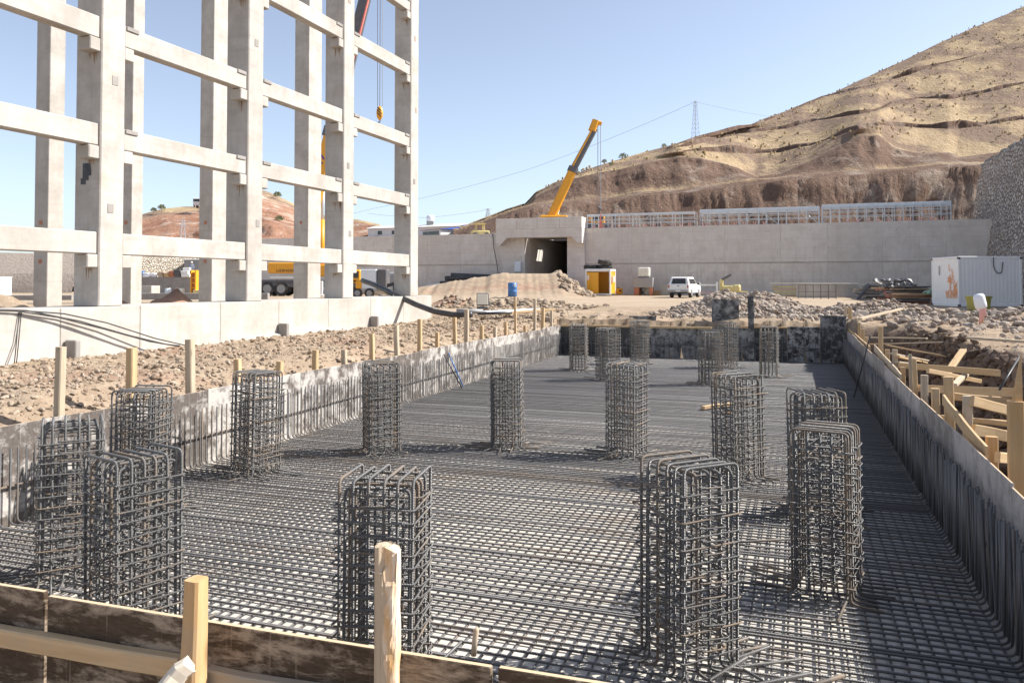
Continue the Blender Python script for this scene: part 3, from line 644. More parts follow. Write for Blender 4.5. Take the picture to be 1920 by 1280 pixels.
# ---------------------------------------------------------------- steel mat of the slab
mt = empty('rebar_mat', ca(0, 0, 0), YAW, 'dense grey steel reinforcing mat covering the pit floor', 'reinforcement mat')
rest = MB(); na = 0; a = PIT_F + .16; CR = .0108
while a < PIT_B-.1:
    zt, zr = -.62 + R.uniform(-.035, .03), -.56 + R.uniform(-.05, .03); w1, w2 = R.uniform(-.014, .014), R.uniform(-.014, .014); zb = FLOOR+.056
    pts = fillet([(PIT_L+.065, a+w1, zt), (PIT_L+.065, a+w1, zb), (PIT_R-.1, a+w2, zb), (PIT_R-.1+R.uniform(-.03, .02), a+w2+R.uniform(-.02, .02), zr)], .075, 4)
    k = 5; mid = [pts[5].lerp(pts[6], i/k) + Vector((0, R.uniform(-.008, .008), R.uniform(-.003, .003))) for i in range(1, k)]
    pts = pts[:6] + mid + pts[6:]
    if na < 100: MB().tube(pts, CR, 7, al0=100*na).build('crossbar', M['mat'], mt, True)
    else: rest.tube(pts, CR, 5, al0=100*na)
    for k in (1, 2): rest.tube([(PIT_R-.105+R.uniform(-.02, .02), a+w2+.035*k, FLOOR+.1), (PIT_R-.10+R.uniform(-.015, .02), a+w2+.035*k+R.uniform(-.02, .02), zr+R.uniform(-.06, .02))], CR, 5, al0=100*(900+na*2+k))
    na += 1; a += .104 + R.uniform(-.016, .016) if na % 11 else .03
tag(rest.build('crossbar_field', M['mat'], mt, True), kind='stuff')
c_ = PIT_L+.16; k = 0
while c_ < PIT_R-.12:
    pts = [Vector((c_ + R.uniform(-.012, .012), PIT_F+.12 + (PIT_B-PIT_F-.3)*i/14, FLOOR+.034)) for i in range(15)]
    MB().tube(pts, .0098, 6, al0=100*(500+k)).build('lengthwise_bar', M['mat'], mt, True); c_ += .1005 + R.uniform(-.006, .006); k += 1
for (cc, z) in ((PIT_L+.04, FLOOR+.47), (PIT_R-.065, FLOOR+.5)):
    MB().tube([(cc+R.uniform(-.008, .008), PIT_F+.2+(PIT_B-PIT_F-.4)*i/12, z+R.uniform(-.01, .01)) for i in range(13)], .013, 6).build('side_bar', M['mat'], mt, True)
MB().tube([(PIT_L+.2+(PIT_R-PIT_L-.4)*i/8, PIT_B-.09, FLOOR+.52+R.uniform(-.01, .01)) for i in range(9)], .013, 6).build('side_bar', M['mat'], mt, True)
eb = MB(); cc = PIT_L+.2
while cc < PIT_R-.15:
    eb.tube(fillet([(cc, PIT_B-.12, FLOOR+.82+R.uniform(-.04, .04)), (cc, PIT_B-.12, FLOOR+.1), (cc, PIT_B-.7, FLOOR+.1)], .08, 3), .012, 5); cc += .17+R.uniform(-.02, .02)
tag(eb.build('end_bars', M['mat'], mt, True), kind='stuff')
# ---------------------------------------------------------------- column cages
CH = 1.485
def make_cage(seed, w=.47):
    Q = random.Random(seed); t = empty('rebar_cage'); h = w/2; z0 = .078
    def foot(): return Q.uniform(.2, .5) if Q.random() < .6 else .1
    for i in range(6):
        x = -h + w*i/5; q = Q.uniform(-.012, .012); zt = CH + Q.uniform(-.012, .012); fx = (x*.5 + Q.uniform(-.12, .12))
        f1, f2 = foot(), foot()
        pts = fillet([(x+fx*.6, -h-f1, z0+.01), (x, -h, z0), (x+q, -h, zt), (x+q, h, zt), (x, h, z0), (x+fx*.6, h+f2, z0+.01)], .05, 4)
        MB().tube(pts, .011, 8).build('hoop_bar', M['rebar'], t, True)
    for i in range(5):
        y = -h + .03 + (w-.06)*i/4; q = Q.uniform(-.012, .012); zt = CH-.05 + Q.uniform(-.01, .01); f1, f2 = foot(), foot(); fy = y*.5+Q.uniform(-.12, .12)
        pts = fillet([(-h-f1, y+fy*.6, z0+.035), (-h+.02, y, z0+.025), (-h+.02, y+q, zt), (h-.02, y+q, zt), (h-.02, y, z0+.025), (h+f2, y+fy*.6, z0+.035)], .05, 4)
        MB().tube(pts, .011, 8).build('hoop_bar', M['rebar'], t, True)
    nz_ = 13
    for k in range(nz_):
        z = .2 + (CH-.36)*k/(nz_-1) + Q.uniform(-.012, .012); o = .024; tl = [Q.uniform(-.012, .012) for _ in range(4)]; rr = Q.uniform(-.012, .012)
        e = h+o; ext = Q.uniform(.0, .05)
        ring = [(-e+rr, -e, z+tl[0]), (e, -e, z+tl[1]), (e, e+rr, z+tl[2]), (-e, e, z+tl[3]), (-e+rr-.004, -e-ext, z+tl[0]+.014)]
        MB().tube(fillet(ring, .022, 2), .007, 6).build('stirrup', M['rebar'], t, True)
        tie = MB(); zz = z + Q.uniform(.012, .03); i0, i1 = -h*.38+Q.uniform(-.02, .02), h*.38+Q.uniform(-.02, .02)
        tie.tube(fillet([(i0, -e-Q.uniform(0, .05), zz), (i1, -e, zz), (i1, e, zz+Q.uniform(-.01, .01)), (i0, e, zz), (i0-.003, -e-.02, zz+.012)], .025, 2), .0062, 5)
        zz += .016; j0, j1 = -h*.42+Q.uniform(-.02, .02), h*.42+Q.uniform(-.02, .02)
        tie.tube(fillet([(-e, j0, zz), (e, j0, zz), (e+Q.uniform(0, .04), j1, zz+Q.uniform(-.01, .01)), (-e, j1, zz), (-e, j0-.003, zz+.012)], .025, 2), .0062, 5)
        tie.build('inner_tie', M['rebar'], t, True)
    return t
CAGES = [  # centre px, depth, yaw from ring centre, label
 (725, 5.36, 1, 'rebar cage standing just behind the split stake and the front formwork boards'),
 (258, 5.98, 0, 'rebar cage standing in front of another cage in the corner by the front boards'),
 (137, 7.45, 0, 'rebar cage with a loose bar on top, tight in the sunlit formwork corner'),
 (268, 9.58, 1, 'rebar cage hard against the sunlit formwork, behind the corner pair'),
 (482, 11.4, 0, 'rebar cage with splayed feet close to the sunlit formwork, third post from the plinth corner'),
 (717, 12.8, 0, 'rebar cage in the middle of the sunlit formwork, near the leaning blue rod'),
 (952, 13.2, 0, 'slim rebar cage alone in the middle of the mat'),
 (1174, 12.6, 1, 'rebar cage between the slim lone cage and the small timber block'),
 (1382, 11.1, 1, 'rebar cage overlapping the small timber block lying on the mat'),
 (1528, 9.4, 0, 'rebar cage half hidden by a taller looking cage along the shaded formwork'),
 (1545, 7.06, 1, 'tall rebar cage at the shadow edge of the braced trench formwork'),
 (1287, 5.75, 0, 'largest rebar cage with rust brown bars and splayed loose ends at its foot'),
 (1085, 24.6, 0, 'small distant rebar cage beside the far end of the sunlit formwork'),
 (1140, 22.2, 1, 'distant rebar cage standing in front of two others at the far end'),
 (1198, 26.6, 0, 'distant rebar cage touching the far formwork rail'),
 (1331, 21.2, 1, 'distant rebar cage in front of the upright grey plywood sheet'),
 (1362, 25.4, 0, 'distant rebar cage under the upright grey plywood sheet'),
 (1440, 22.9, 1, 'distant rebar cage beside the tall narrow board and black boards')]
protos = [make_cage(3), make_cage(8), make_cage(21)]
for i, (px, y, sw, lab) in enumerate(CAGES):
    x = (px-960)/F*y; cx, cy = (-.5, 9.3) if i < 12 else (4.75, 23.9); t = protos[i] if i < 3 else copy_tree(protos[(i*7+1) % 3])
    t.location = (x, y, FLOOR); t.rotation_euler = (R.uniform(-.012, .012), R.uniform(-.012, .012), math.atan2(y-cy, x-cx) + (math.pi/2 if sw else 0) + R.uniform(-.05, .05))
    tag(t, lab, 'rebar cage', 'rebar column cages in the pit')
# loose bars and bits
def rod(name, pts, r, mat, lab, cat='steel bar', n=7): return tag(MB().tube(pts, r, n).build(name, mat, None, True), lab, cat)
zc = FLOOR+.09
rod('steel_rod', [Pc(1632, 628, 1.52), Pc(1601, 745, 1.2)], .014, M['black'], 'thin black rod leaning from the shaded formwork onto the mat', 'rod')
rod('steel_rod', [Pc(832, 664, PIT_L+.02), P(866, 727, zc)], .016, M['black'], 'thin black rod leaning on the sunlit formwork beside the blue one', 'rod')
rod('steel_rod', [Pc(841, 662, PIT_L+.02), P(868, 724, zc)], .018, M['blue'], 'thin blue rod leaning on the sunlit formwork near its middle', 'rod')
q = P(1390, 968, zc); rod('loose_bar', [q, P(1478, 965, zc)], .013, M['rebar'], 'loose rusty bar lying on the mat between the two large cages')
rod('loose_bar', [P(1380, 1016, zc), P(1485, 1010, zc)], .013, M['rebar'], 'loose grey bar lying on the mat ahead of the rusty one')
rod('loose_bar', [P(1385, 1062, zc), P(1480, 1092, zc)], .013, M['rebar'], 'loose bar lying aslant on the mat by the shadow edge cage')
for (p, q_, lab) in (((1330, 1275), (1400, 1232), 'loose bar sticking out at the foot of the largest cage, upper one'), ((1385, 1290), (1520, 1262), 'loose bar lying low at the foot of the largest cage'), ((1520, 1285), (1582, 1266), 'short rusty bar at the bottom edge beside the largest cage')):
    rod('loose_bar', [P(*p, zc+.02), P(*q_, zc+.02)], .015, M['rebar'], lab)
rod('loose_bar', [Pa(888, 1228, PIT_F+.2), Pa(890, 1200, PIT_F+.2), Pa(893, 1180, PIT_F+.2), Pa(891, 1177, PIT_F+.2)], .013, M['timber_old'], 'short bent rusty bar sticking up behind the front formwork')
rod('loose_bar', [Pa(90, 786, 8.2), Pa(228, 772, 9.0)], .012, M['rebar'], 'ribbed bar lying across the top of the corner cages')
q = P(1318, 764, zc+.03); tag(stick('timber_block', q, P(1372, 757, zc+.03), .1, .07, M['timber']), 'short yellow timber block lying on the steel mat', 'timber block')
q = P(1355, 772, zc+.03); tag(stick('timber_block', q, P(1378, 771, zc+.03), .05, .04, M['timber_orange']), 'thin orange timber offcut on the mat inside the cage line', 'timber block')

# ---------------------------------------------------------------- stakes
ST_L = [(115,650,772,18),(247,652,735,19),(356,636,733,17),(445,673,705,14),(525,677,700,13),(592,656,692,12),(645,655,680,11),(697,625,668,10),(743,610,662,10),(787,598,655,9),(820,623,650,8),(852,595,645,8),(875,580,642,9),(903,610,640,8),(928,613,634,7),(948,603,628,7),(966,556,625,5),(984,610,622,6),(1003,562,618,6),(1018,577,612,7),(1034,582,610,6),(1046,598,612,5)]
MT = ['timber_old', 'timber', 'timber_old', 'timber', 'timber', 'timber']
for i, (px, yt, yb, w) in enumerate(ST_L):
    c0 = PIT_L - .16 - .05*(i % 3); top = Pc(px, yt, c0); ww = w/F*top.y; bot = Vector((top.x + R.uniform(-.03, .03), top.y, gheight(top.x, top.y)[0]-.25))
    tag(stick('timber_stake', bot, top, ww*.88, ww*.82, M[MT[i % 6]], None, 4, .004, t1=.96), 'timber stake %s in line along the sunlit formwork, counted from the front boards%s' % (ORD[i], ', weathered' if i == 0 else ''), 'stake', 'stakes along the sunlit formwork')
ST_R = [(1585,577,7,1),(1594,577,8,0),(1600,600,6,1),(1605,597,6,1),(1611,605,6,0),(1617,617,8,0),(1625,632,8,0),(1651,612,10,0),(1664,655,10,0),(1678,655,11,1),(1693,688,11,0),(1707,664,7,1),(1714,672,10,0),(1733,703,15,1),(1754,728,17,0),(1778,706,20,0),(1814,742,20,1),(1860,818,24,2)]
for i, (px, yt, w, k) in enumerate(ST_R):
    c0 = PIT_R + .15 + .04*(i % 3); top = Pc(px, yt, c0); ww = w/F*top.y; bot = Vector((top.x+R.uniform(-.02, .04), top.y, -1.5))
    tag(stick('timber_stake', bot, top, ww*.8, ww*.6, M[('timber', 'timber_old', 'timber_orange')[k]], None, 4, .004), 'timber stake %s in line along the shaded formwork, counted from the far corner' % ORD[i], 'stake', 'stakes along the shaded formwork')
bp = empty('broken_post', (0,0,0), 0, 'thick orange timber post with a long splintered point over the trench', 'post')
q = Pc(1906, 900, PIT_R+.25); y_ = q.y
b0 = D(1906, 1060, y_); b1 = D(1904, 752, y_); b1 = Vector((b1.x, y_, b1.z)); b0 = Vector((b1.x, y_, -1.5)); ww = 26/F*y_
stick('shaft', b0, b1, ww, ww*.7, M['timber_orange'], bp, 6, .004); 
p1 = D(1911, 664, y_+.03); b = MB(); zb = b1.z-.02
pr = [(-ww*.1, -.02), (ww*.48, -.02), (ww*.48, .03), (-ww*.1, .03)]; b.v = [(b1.x+x, y_+.01+y, zb) for x, y in pr] + [(b1.x+ww*.22+x*.55, y_+.01+y*.8, zb+(p1.z-zb)*.45) for x, y in pr] + [(p1.x+x*.08, y_+.01+y*.1, p1.z) for x, y in pr]
b.f = [(i*4+j, i*4+(j+1) % 4, (i+1)*4+(j+1) % 4, (i+1)*4+j) for i in range(2) for j in range(4)] + [(8,9,10,11)]; b.build('splinter', M['timber_orange'], bp)
# big stakes in front
q = FP(367, 0, .17); q.z = D(367, 1084, q.y).z; tag(stick('timber_stake', (q.x-.02, q.y, -1.4), q, .092, .1, M['timber_orange'], None, 6, .005, t0=1.22, t1=.86), 'thick orange timber stake with a chamfered top holding the front rail', 'stake', 'stakes at the front boards')
q = FP(724, 0, .16); q.z = D(724, 1022, q.y).z; base_ = Vector((q.x+.005, q.y, -1.4)); LL = (q-base_).length
n = NT('split_wood'); oc = n.coord('Object', jitter=False); sx = n.new('ShaderNodeSeparateXYZ'); n.link(oc, sx.inputs[0]); g_ = n.noise(n.coord('Object', (1.2, 26, 26)), 1.0, 5, .65, .5); e_ = n.noise(n.coord('Object', (5, 5, 5)), 1.0, 4, .6)
msk = n.ramp(n.math('ADD', sx.outputs[1], n.math('MULTIPLY', n.math('SUBTRACT', e_, .5), .09)), [(.002, 0.0), (.006, 1.0)])
old = n.mix(g_, (.40, .30, .20), (.60, .49, .36)); new_ = n.mix(n.ramp(n.noise(n.coord('Object', (3, 14, 14)), 1.0, 4, .6), [(.35, 0.0), (.6, 1.0)]), (.62, .36, .15), (.74, .64, .52))
cr_ = n.ramp(n.noise(n.coord('Object', (.8, 60, 60)), 1.0, 3, .6), [(.30, 1.0), (.36, 0.0)]); c = n.mix(n.math('MULTIPLY', cr_, .6), n.mix(msk, old, new_), (.18, .11, .06))
n.bump(n.math('ADD', g_, n.math('MULTIPLY', msk, .5)), .9, .012).out(c, .8, spec=.2); M['split'] = n.m
b = MB(); NR = 24; SG = 60; hw = .049
def sq(t):
    t = (t % 1)*4; k = int(t); f = (t-k)*2-1
    return ((f, -1), (1, f), (-f, 1), (-1, -f))[k]
for i in range(SG+1):
    x = LL*i/SG
    for k in range(NR):
        y, z = sq(k/NR); r_ = min(1, 1.12/max(.01, math.hypot(y, z))) if max(abs(y), abs(z)) > .9 else 1; y *= hw*r_; z *= hw*r_
        e = .004+.03*nz(x*7, 3.1)
        if z < -.02 and y > e: z += .007 + .012*abs(nz(x*16, y*50, 2)) + (.012 if x > LL-.14 else 0)
        if y > .03: y += .007*nz(x*9, z*20, 5)
        top = (-.02*max(0, y/hw) + .008*nz(y*40, z*40) - (.03 if (y > .01 and z < -.02) else 0)) if i == SG else 0
        b.v.append((x+top, y+.003*nz(x*4, 1), z+.003*nz(x*4, 8)))
b.f = [(i*NR+k, i*NR+(k+1) % NR, (i+1)*NR+(k+1) % NR, (i+1)*NR+k) for i in range(SG) for k in range(NR)] + [tuple(SG*NR+k for k in range(NR))]
so = b.build('timber_stake', M['split']); so.matrix_basis = Matrix(((0, CT, ST, base_.x), (0, -ST, CT, base_.y), (1, 0, 0, base_.z), (0, 0, 0, 1)))
tag(so, 'pale split timber stake with a torn edge before the front formwork', 'stake', 'stakes at the front boards')
p0, p1 = D(262, 1345, 3.35), D(352, 1245, 3.42)
tag(stick('split_timber', p0, p1, .075, .1, M['timber_pale'], None, 8, .008, t1=.7, ragged=.02), 'broken pale timber end leaning against the orange stake', 'timber')
# ---------------------------------------------------------------- braces and planks in the trench
BR = [((1632,633),1.75,(1738,634),2.9,.09,.03),((1630,645),1.75,(1765,641),3.0,.09,.03),((1663,647),1.75,(1772,668),2.9,.08,.03),((1668,662),1.75,(1740,676),2.7,.09,.03),((1682,668),1.75,(1736,680),2.6,.09,.03),((1682,678),1.75,(1745,688),2.6,.09,.03),
      ((1687,685),1.75,(1874,699),2.9,.05,.10),((1740,695),1.9,(1838,715),2.8,.05,.07),((1718,727),1.78,(1912,737),2.5,.05,.11),((1788,743),1.8,(1905,754),2.5,.05,.09),((1822,752),1.8,(1896,771),2.3,.05,.11),((1765,782),1.78,(1900,795),2.3,.12,.06),((1824,805),1.75,(1900,819),2.2,.05,.12),((1870,856),1.75,(1905,862),2.0,.05,.10)]
for i, (p, c0, q, c1, w, h) in enumerate(BR):
    tag(stick('timber_brace', Pc(*p, c0), Pc(*q, c1), w, h, M['timber_old' if i in (0, 1, 3, 5) else 'timber'], None, 4, .004), 'timber brace %s across the trench, counted from the far corner towards the broken post' % ORD[i], 'brace', 'braces across the trench')
tag(stick('timber_strut', Pc(1772, 706, 2.35), Pc(1806, 656, 2.85), .11, .05, M['timber']), 'steep wide strut leaning on the earth bank of the trench', 'brace')
tag(stick('timber_strut', Pc(1788, 722, 2.2), Pc(1812, 700, 2.6), .09, .05, M['timber_old']), 'short shaded strut under the steep one on the earth bank', 'brace')
rod('steel_rod', [Pc(1874, 730, 2.3), Pc(1912, 668, 2.7)], .014, M['black'], 'thin black rod leaning on the earth bank behind the broken post', 'rod')
def ground_at(px, py, zg=0): q = P(px, py, zg); return q
q0, q1 = P(1814, 633, .12), P(1925, 641, .1); tag(stick('plank', q0, q1, .16, .05, M['timber_old']), 'flat plank lying on the pale earth above the trench bank', 'plank')
q0, q1 = P(1612, 598, .12), P(1690, 579, .35); tag(stick('plank', q0, q1, .14, .06, M['timber_old']), 'plank lying sloped on the rubble behind the far corner', 'plank')
# ---------------------------------------------------------------- loose rock
def ico():
    t = (1+5**.5)/2; v = [(-1,t,0),(1,t,0),(-1,-t,0),(1,-t,0),(0,-1,t),(0,1,t),(0,-1,-t),(0,1,-t),(t,0,-1),(t,0,1),(-t,0,-1),(-t,0,1)]
    f = [(0,11,5),(0,5,1),(0,1,7),(0,7,10),(0,10,11),(1,5,9),(5,11,4),(11,10,2),(10,7,6),(7,1,8),(3,9,4),(3,4,2),(3,2,6),(3,6,8),(3,8,9),(4,9,5),(2,4,11),(6,2,10),(8,6,7),(9,8,1)]
    return [Vector(p).normalized() for p in v], f
IV, IF = ico()
def sub(v, f):
    v = list(v); c = {}; o = []
    def m(a, b):
        k = (min(a, b), max(a, b))
        if k not in c: c[k] = len(v); v.append((v[a]+v[b]).normalized())
        return c[k]
    for a, b, d in f: x, y, z = m(a, b), m(b, d), m(d, a); o += [(a, x, z), (b, y, x), (d, z, y), (x, y, z)]
    return v, o
IV2, IF2 = sub(IV, IF)
def rock(b, p, r, big=False):
    sx, sy, sz = r*R.uniform(.6, 1.6), r*R.uniform(.6, 1.3), r*R.uniform(.4, .95); q = Matrix.Rotation(R.random()*6.3, 3, 'Z') @ Matrix.Rotation(R.uniform(-.6, .6), 3, 'X'); s = R.random()*99
    V, Fc = (IV2, IF2) if big else (IV, IF); q = q @ Matrix.Rotation(R.uniform(-.5, .5), 3, 'Y')
    if big:
        pl_ = [Vector((R.gauss(0, 1), R.gauss(0, 1), R.gauss(0, 1))).normalized() for _ in range(5)]
        vs = []
        for v in V:
            w = v*(1+.22*noise.noise(v*1.4+Vector((s, s, s))))
            for n_ in pl_:
                d = w.dot(n_)
                if d > .66: w = w - n_*(d-.66)
            vs.append(w)
    else: vs = [v*R.uniform(.58, 1.25) for v in V]
    b.add([p + q @ Vector((v.x*sx, v.y*sy, v.z*sz)) for v in vs], Fc)
def rockmat(name, a, b_, c_):
    n = NT(name); v = n.pos(); vc = n.noise(v, 3.2, 2, .5); f = n.noise(v, 14, 5, .7)
    col = n.mix(n.ramp(vc, [(.35, 0.0), (.62, 1.0)]), a, b_); col = n.mix(n.ramp(n.noise(v, 1.1, 3), [(.5, 0.0), (.7, .7)]), col, c_)
    n.bump(f, .5, .02).out(n.mix(n.math('MULTIPLY', f, .4), col, tuple(x*.6 for x in a)), .92, spec=.12); return n.m
M['rock'] = rockmat('grey_rubble', (.30, .245, .20), (.46, .395, .335), (.34, .24, .175))
M['rock_soil'] = rockmat('soil_stones', (.28, .21, .15), (.45, .37, .285), (.29, .20, .14))
def gz(x, y): return gheight(x, y)[0]
b = MB()
def scatter(b, k, fn, r0, r1, bigf=.0, lift=.25):
    for _ in range(k):
        x, y = fn(); z = gz(x, y)
        if z < -1.2: continue
        r = r0*(r1*1.35/r0)**(R.random()**2.6); rock(b, Vector((x, y, z + r*lift)), r, r > r1*.45 or R.random() < bigf)
def on(hx, hy, sx, sy): return lambda: (R.gauss(hx, sx), R.gauss(hy, sy))
scatter(b, 7500, on(10.1, 32.7, 1.25, .85), .03, .10, .25, .4); scatter(b, 2400, on(7.7, 32.0, .8, .5), .03, .095, .3, .4); scatter(b, 90, on(11, 32.4, 1.8, .8), .09, .17, 1, .4)
scatter(b, 3000, on(13.8, 31.0, 1.8, .9), .025, .10, .25, .3); scatter(b, 2300, on(15.6, 27.6, 1.9, 1.0), .02, .10, .3, .25); scatter(b, 110, on(14.8, 29.5, 2.2, 1.4), .09, .19, 1, .3)
def strip(c0, c1, a0, a1): return lambda: tuple(ca(R.uniform(c0, c1), R.uniform(a0, a1)).xy)
scatter(b, 1700, strip(2.9, 9, 5, 27), .02, .09, .1); scatter(b, 700, strip(2.6, 8, 24, 31), .03, .14, .2)
for (px, py, r) in ((1688, 575, .3), (1703, 585, .27), (1640, 575, .3), (1610, 585, .22), (1750, 590, .25), (1790, 582, .3), (1660, 590, .22), (1725, 578, .25), (1805, 592, .2)):
    q = P(px, py+4, .1); q.z = gz(q.x, q.y)+r*.5; rock(b, q, r, True)
tag(b.build('rubble', M['rock']), 'heaps of broken grey rubble behind the far formwork and the trench', 'rubble', kind='stuff')
b = MB()
scatter(b, 17000, strip(-14, PIT_L-.25, 5.5, 31), .011, .05, .05, .15); scatter(b, 170, strip(-14, PIT_L-.3, 9, 31), .04, .10, 1, .1)
scatter(b, 1700, strip(-14, -8.9, 29.6, 41), .02, .12, .15, .2); scatter(b, 700, lambda: (R.gauss(-.6, 1.5), R.gauss(40.6, .6)), .04, .18, .3, .35)
scatter(b, 600, lambda: (R.uniform(4.3, 7.2), R.uniform(69, 78)), .08, .32, .3, .2)
scatter(b, 3000, strip(-12, PIT_L-.2, 5, 12), .009, .04, .05, .15); scatter(b, 130, strip(-10, 1, 29.6, 32), .03, .1, .2, .2)
tag(b.build('soil_stones', M['rock_soil']), 'stones and clods strewn over the trampled soil round the pit', 'stones', kind='stuff')
M['rock_damp'] = rockmat('damp_clods', (.13, .095, .072), (.25, .185, .145), (.17, .11, .08)); b = MB()  # bank clods in a darker brown than the other stones
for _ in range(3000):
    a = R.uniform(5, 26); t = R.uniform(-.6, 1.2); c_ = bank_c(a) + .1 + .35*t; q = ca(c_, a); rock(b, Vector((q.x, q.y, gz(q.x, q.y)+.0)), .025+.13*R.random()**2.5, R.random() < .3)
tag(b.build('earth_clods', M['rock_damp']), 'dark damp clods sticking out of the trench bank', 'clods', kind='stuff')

# ---------------------------------------------------------------- small builders
def boxes(t, name, mat, items, bev=.02, smooth=False):
    b = MB()
    for (c, s) in items: b.box(c, s, bev)
    return b.build(name, mat, t)
def wheel(t, x, y, r, w, axis='x', name='wheel'):
    Mx = Matrix.Rotation(math.pi/2, 3, 'Y') if axis == 'x' else Matrix.Rotation(math.pi/2, 3, 'X')
    o = MB().lathe([(r*.6, -w/2), (r*.9, -w/2), (r, -w*.32), (r, w*.32), (r*.9, w/2), (r*.6, w/2)], 20, M=Mx).build(name, M['rubber'], t, True, loc=(x, y, r))
    MB().lathe([(r*.2, -w*.53), (r*.58, -w*.52), (r*.62, -w*.4), (r*.62, w*.4), (r*.58, w*.52), (r*.2, w*.53)], 14, M=Mx).build('rim', M['grey'], o)
    return o
def text(t, s, size, mat, loc, rot, name='lettering'):
    cu = bpy.data.curves.new('letters', 'FONT'); cu.body = s; cu.size = size; cu.extrude = .006; cu.align_x = 'CENTER'; cu.align_y = 'CENTER'; cu.offset = size*.006; cu.space_character = 1.15
    tmp = bpy.data.objects.new('letters', cu); C.objects.link(tmp); me = bpy.data.meshes.new_from_object(tmp.evaluated_get(bpy.context.evaluated_depsgraph_get())); bpy.data.objects.remove(tmp)
    me.materials.clear(); me.materials.append(mat); o = bpy.data.objects.new(name, me); C.objects.link(o); o.parent = t; o.location = loc; o.rotation_euler = rot; return o
def bar(b, p, q, r, n=6): return b.tube([p, q], r, n)

# pickup
q = P(1284, 557.5, 0); tk = empty('pickup_truck', (q.x, q.y, 0), -rad(24), 'dusty white pickup truck with rear canopy parked by the retaining wall', 'pickup')
prof = [(-2.5, .55), (-2.55, .75), (-2.52, 1.08), (.55, 1.08), (1.0, 1.10), (2.35, 1.0), (2.5, .85), (2.5, .5), (1.95, .42), (-1.9, .42)]
Mx = Matrix(((0, 1, 0), (1, 0, 0), (0, 0, 1)))
def tprism(poly, w0, w1, zsplit):   # prism across x, narrowing above zsplit
    vs = []; n = len(poly)
    for sgn in (-1, 1):
        for (y, z) in poly: vs.append((sgn*(w0 if z <= zsplit else w1), y, z))
    return vs, [tuple(range(n)), tuple(range(2*n-1, n-1, -1))] + [((i+1) % n, i, n+i, n+(i+1) % n) for i in range(n)]
bd = MB().add(*tprism(prof, .88, .86, .9)); bd.add(*tprism([(-2.46, 1.07), (-2.14, 1.66), (-1.9, 1.72), (.1, 1.74), (.35, 1.70), (1.05, 1.08)], .84, .66, 1.2)); bd.build('body', M['white'], tk)
gl = MB(); gl.quad((-.60, -2.425, 1.17), (.60, -2.425, 1.17), (.52, -2.19, 1.60), (-.52, -2.19, 1.60)); gl.build('rear_window', M['glass'], tk)
for s_ in (-1, 1):
    def wx(z): return s_*(.86-.185*(z-1.07)/.63+.012)
    for (ya, yb, yc, yd) in ((-1.95, -.95, -.95, -1.75), (-.8, -.1, -.1, -.8), (0, .72, .28, 0)):
        MB().quad((wx(1.16), ya, 1.16), (wx(1.16), yb, 1.16), (wx(1.58), yc, 1.58), (wx(1.58), yd, 1.58)).build('side_window', M['glass'], tk)
    MB().box((s_*.79, -2.545, .93), (.1, .04, .24), .01).build('tail_lamp', M['lamp_red'], tk)
    MB().box((s_*.98, .95, 1.16), (.18, .1, .15), .03).build('mirror', M['black'], tk)
    for y_ in (-1.45, 1.6): wheel(tk, s_*.78, y_, .37, .25)
boxes(tk, 'bumper', M['grey'], [((0, -2.6, .55), (1.7, .14, .16))]); boxes(tk, 'number_plate', M['white'], [((0, -2.675, .58), (.4, .012, .1))], 0); boxes(tk, 'tailgate_handle', M['dgrey'], [((0, -2.55, .98), (.2, .02, .05))], 0)
boxes(tk, 'underbody', M['black'], [((0, 0, .45), (1.3, 4.4, .2))])

# site cabin with tyres on top
q = P(1097, 554.5, 0); cb_ = empty('site_cabin', (q.x, q.y, 0), YAW, 'orange and white site cabin with an open door under stacked tyres', 'cabin')
w, dp, h = 2.5, 2.3, 2.45
boxes(cb_, 'frame', M['white'], [((.08, .08, h/2+.1), (.16, .16, h)), ((w-.08, .08, h/2+.1), (.16, .16, h)), ((.08, dp-.08, h/2+.1), (.16, .16, h)), ((w-.08, dp-.08, h/2+.1), (.16, .16, h)), ((w/2, .08, h), (w-.33, .15, .26)), ((w/2, .08, .16), (w-.33, .15, .14)), ((w-.08, dp/2, h), (.15, dp-.33, .2)), ((.08, dp/2, h), (.15, dp-.33, .2)), ((w/2, dp/2, h+.06), (w-.02, dp-.02, .08))])
boxes(cb_, 'front_panel', M['orange'], [((.37, .09, 1.24), (.4, .07, 2.0))], .005); boxes(cb_, 'door', M['orange'], [((.95, .02, 1.24), (.72, .05, 1.98))], .01)
boxes(cb_, 'side_panel', M['yellow'], [((w-.09, dp/2, 1.28), (.08, dp-.34, 2.1))], .005); boxes(cb_, 'rear_panel', M['orange'], [((w/2, dp-.1, 1.28), (w-.34, .08, 2.1))], .005); boxes(cb_, 'rear_panel', M['orange'], [((.1, dp/2, 1.28), (.08, dp-.34, 2.1))], .005)
boxes(cb_, 'floor_board', M['grey'], [((w/2, dp/2, .2), (w-.2, dp-.2, .06))], 0); boxes(cb_, 'vent_box', M['plastic'], [((w+.06, .8, 1.6), (.22, .5, .6))]); boxes(cb_, 'notice', M['white'], [((.3, .04, 1.75), (.16, .02, .45))], 0)
boxes(cb_, 'skid', M['timber_old'], [((w/2, .1, .05), (w*.6, .3, .1))])
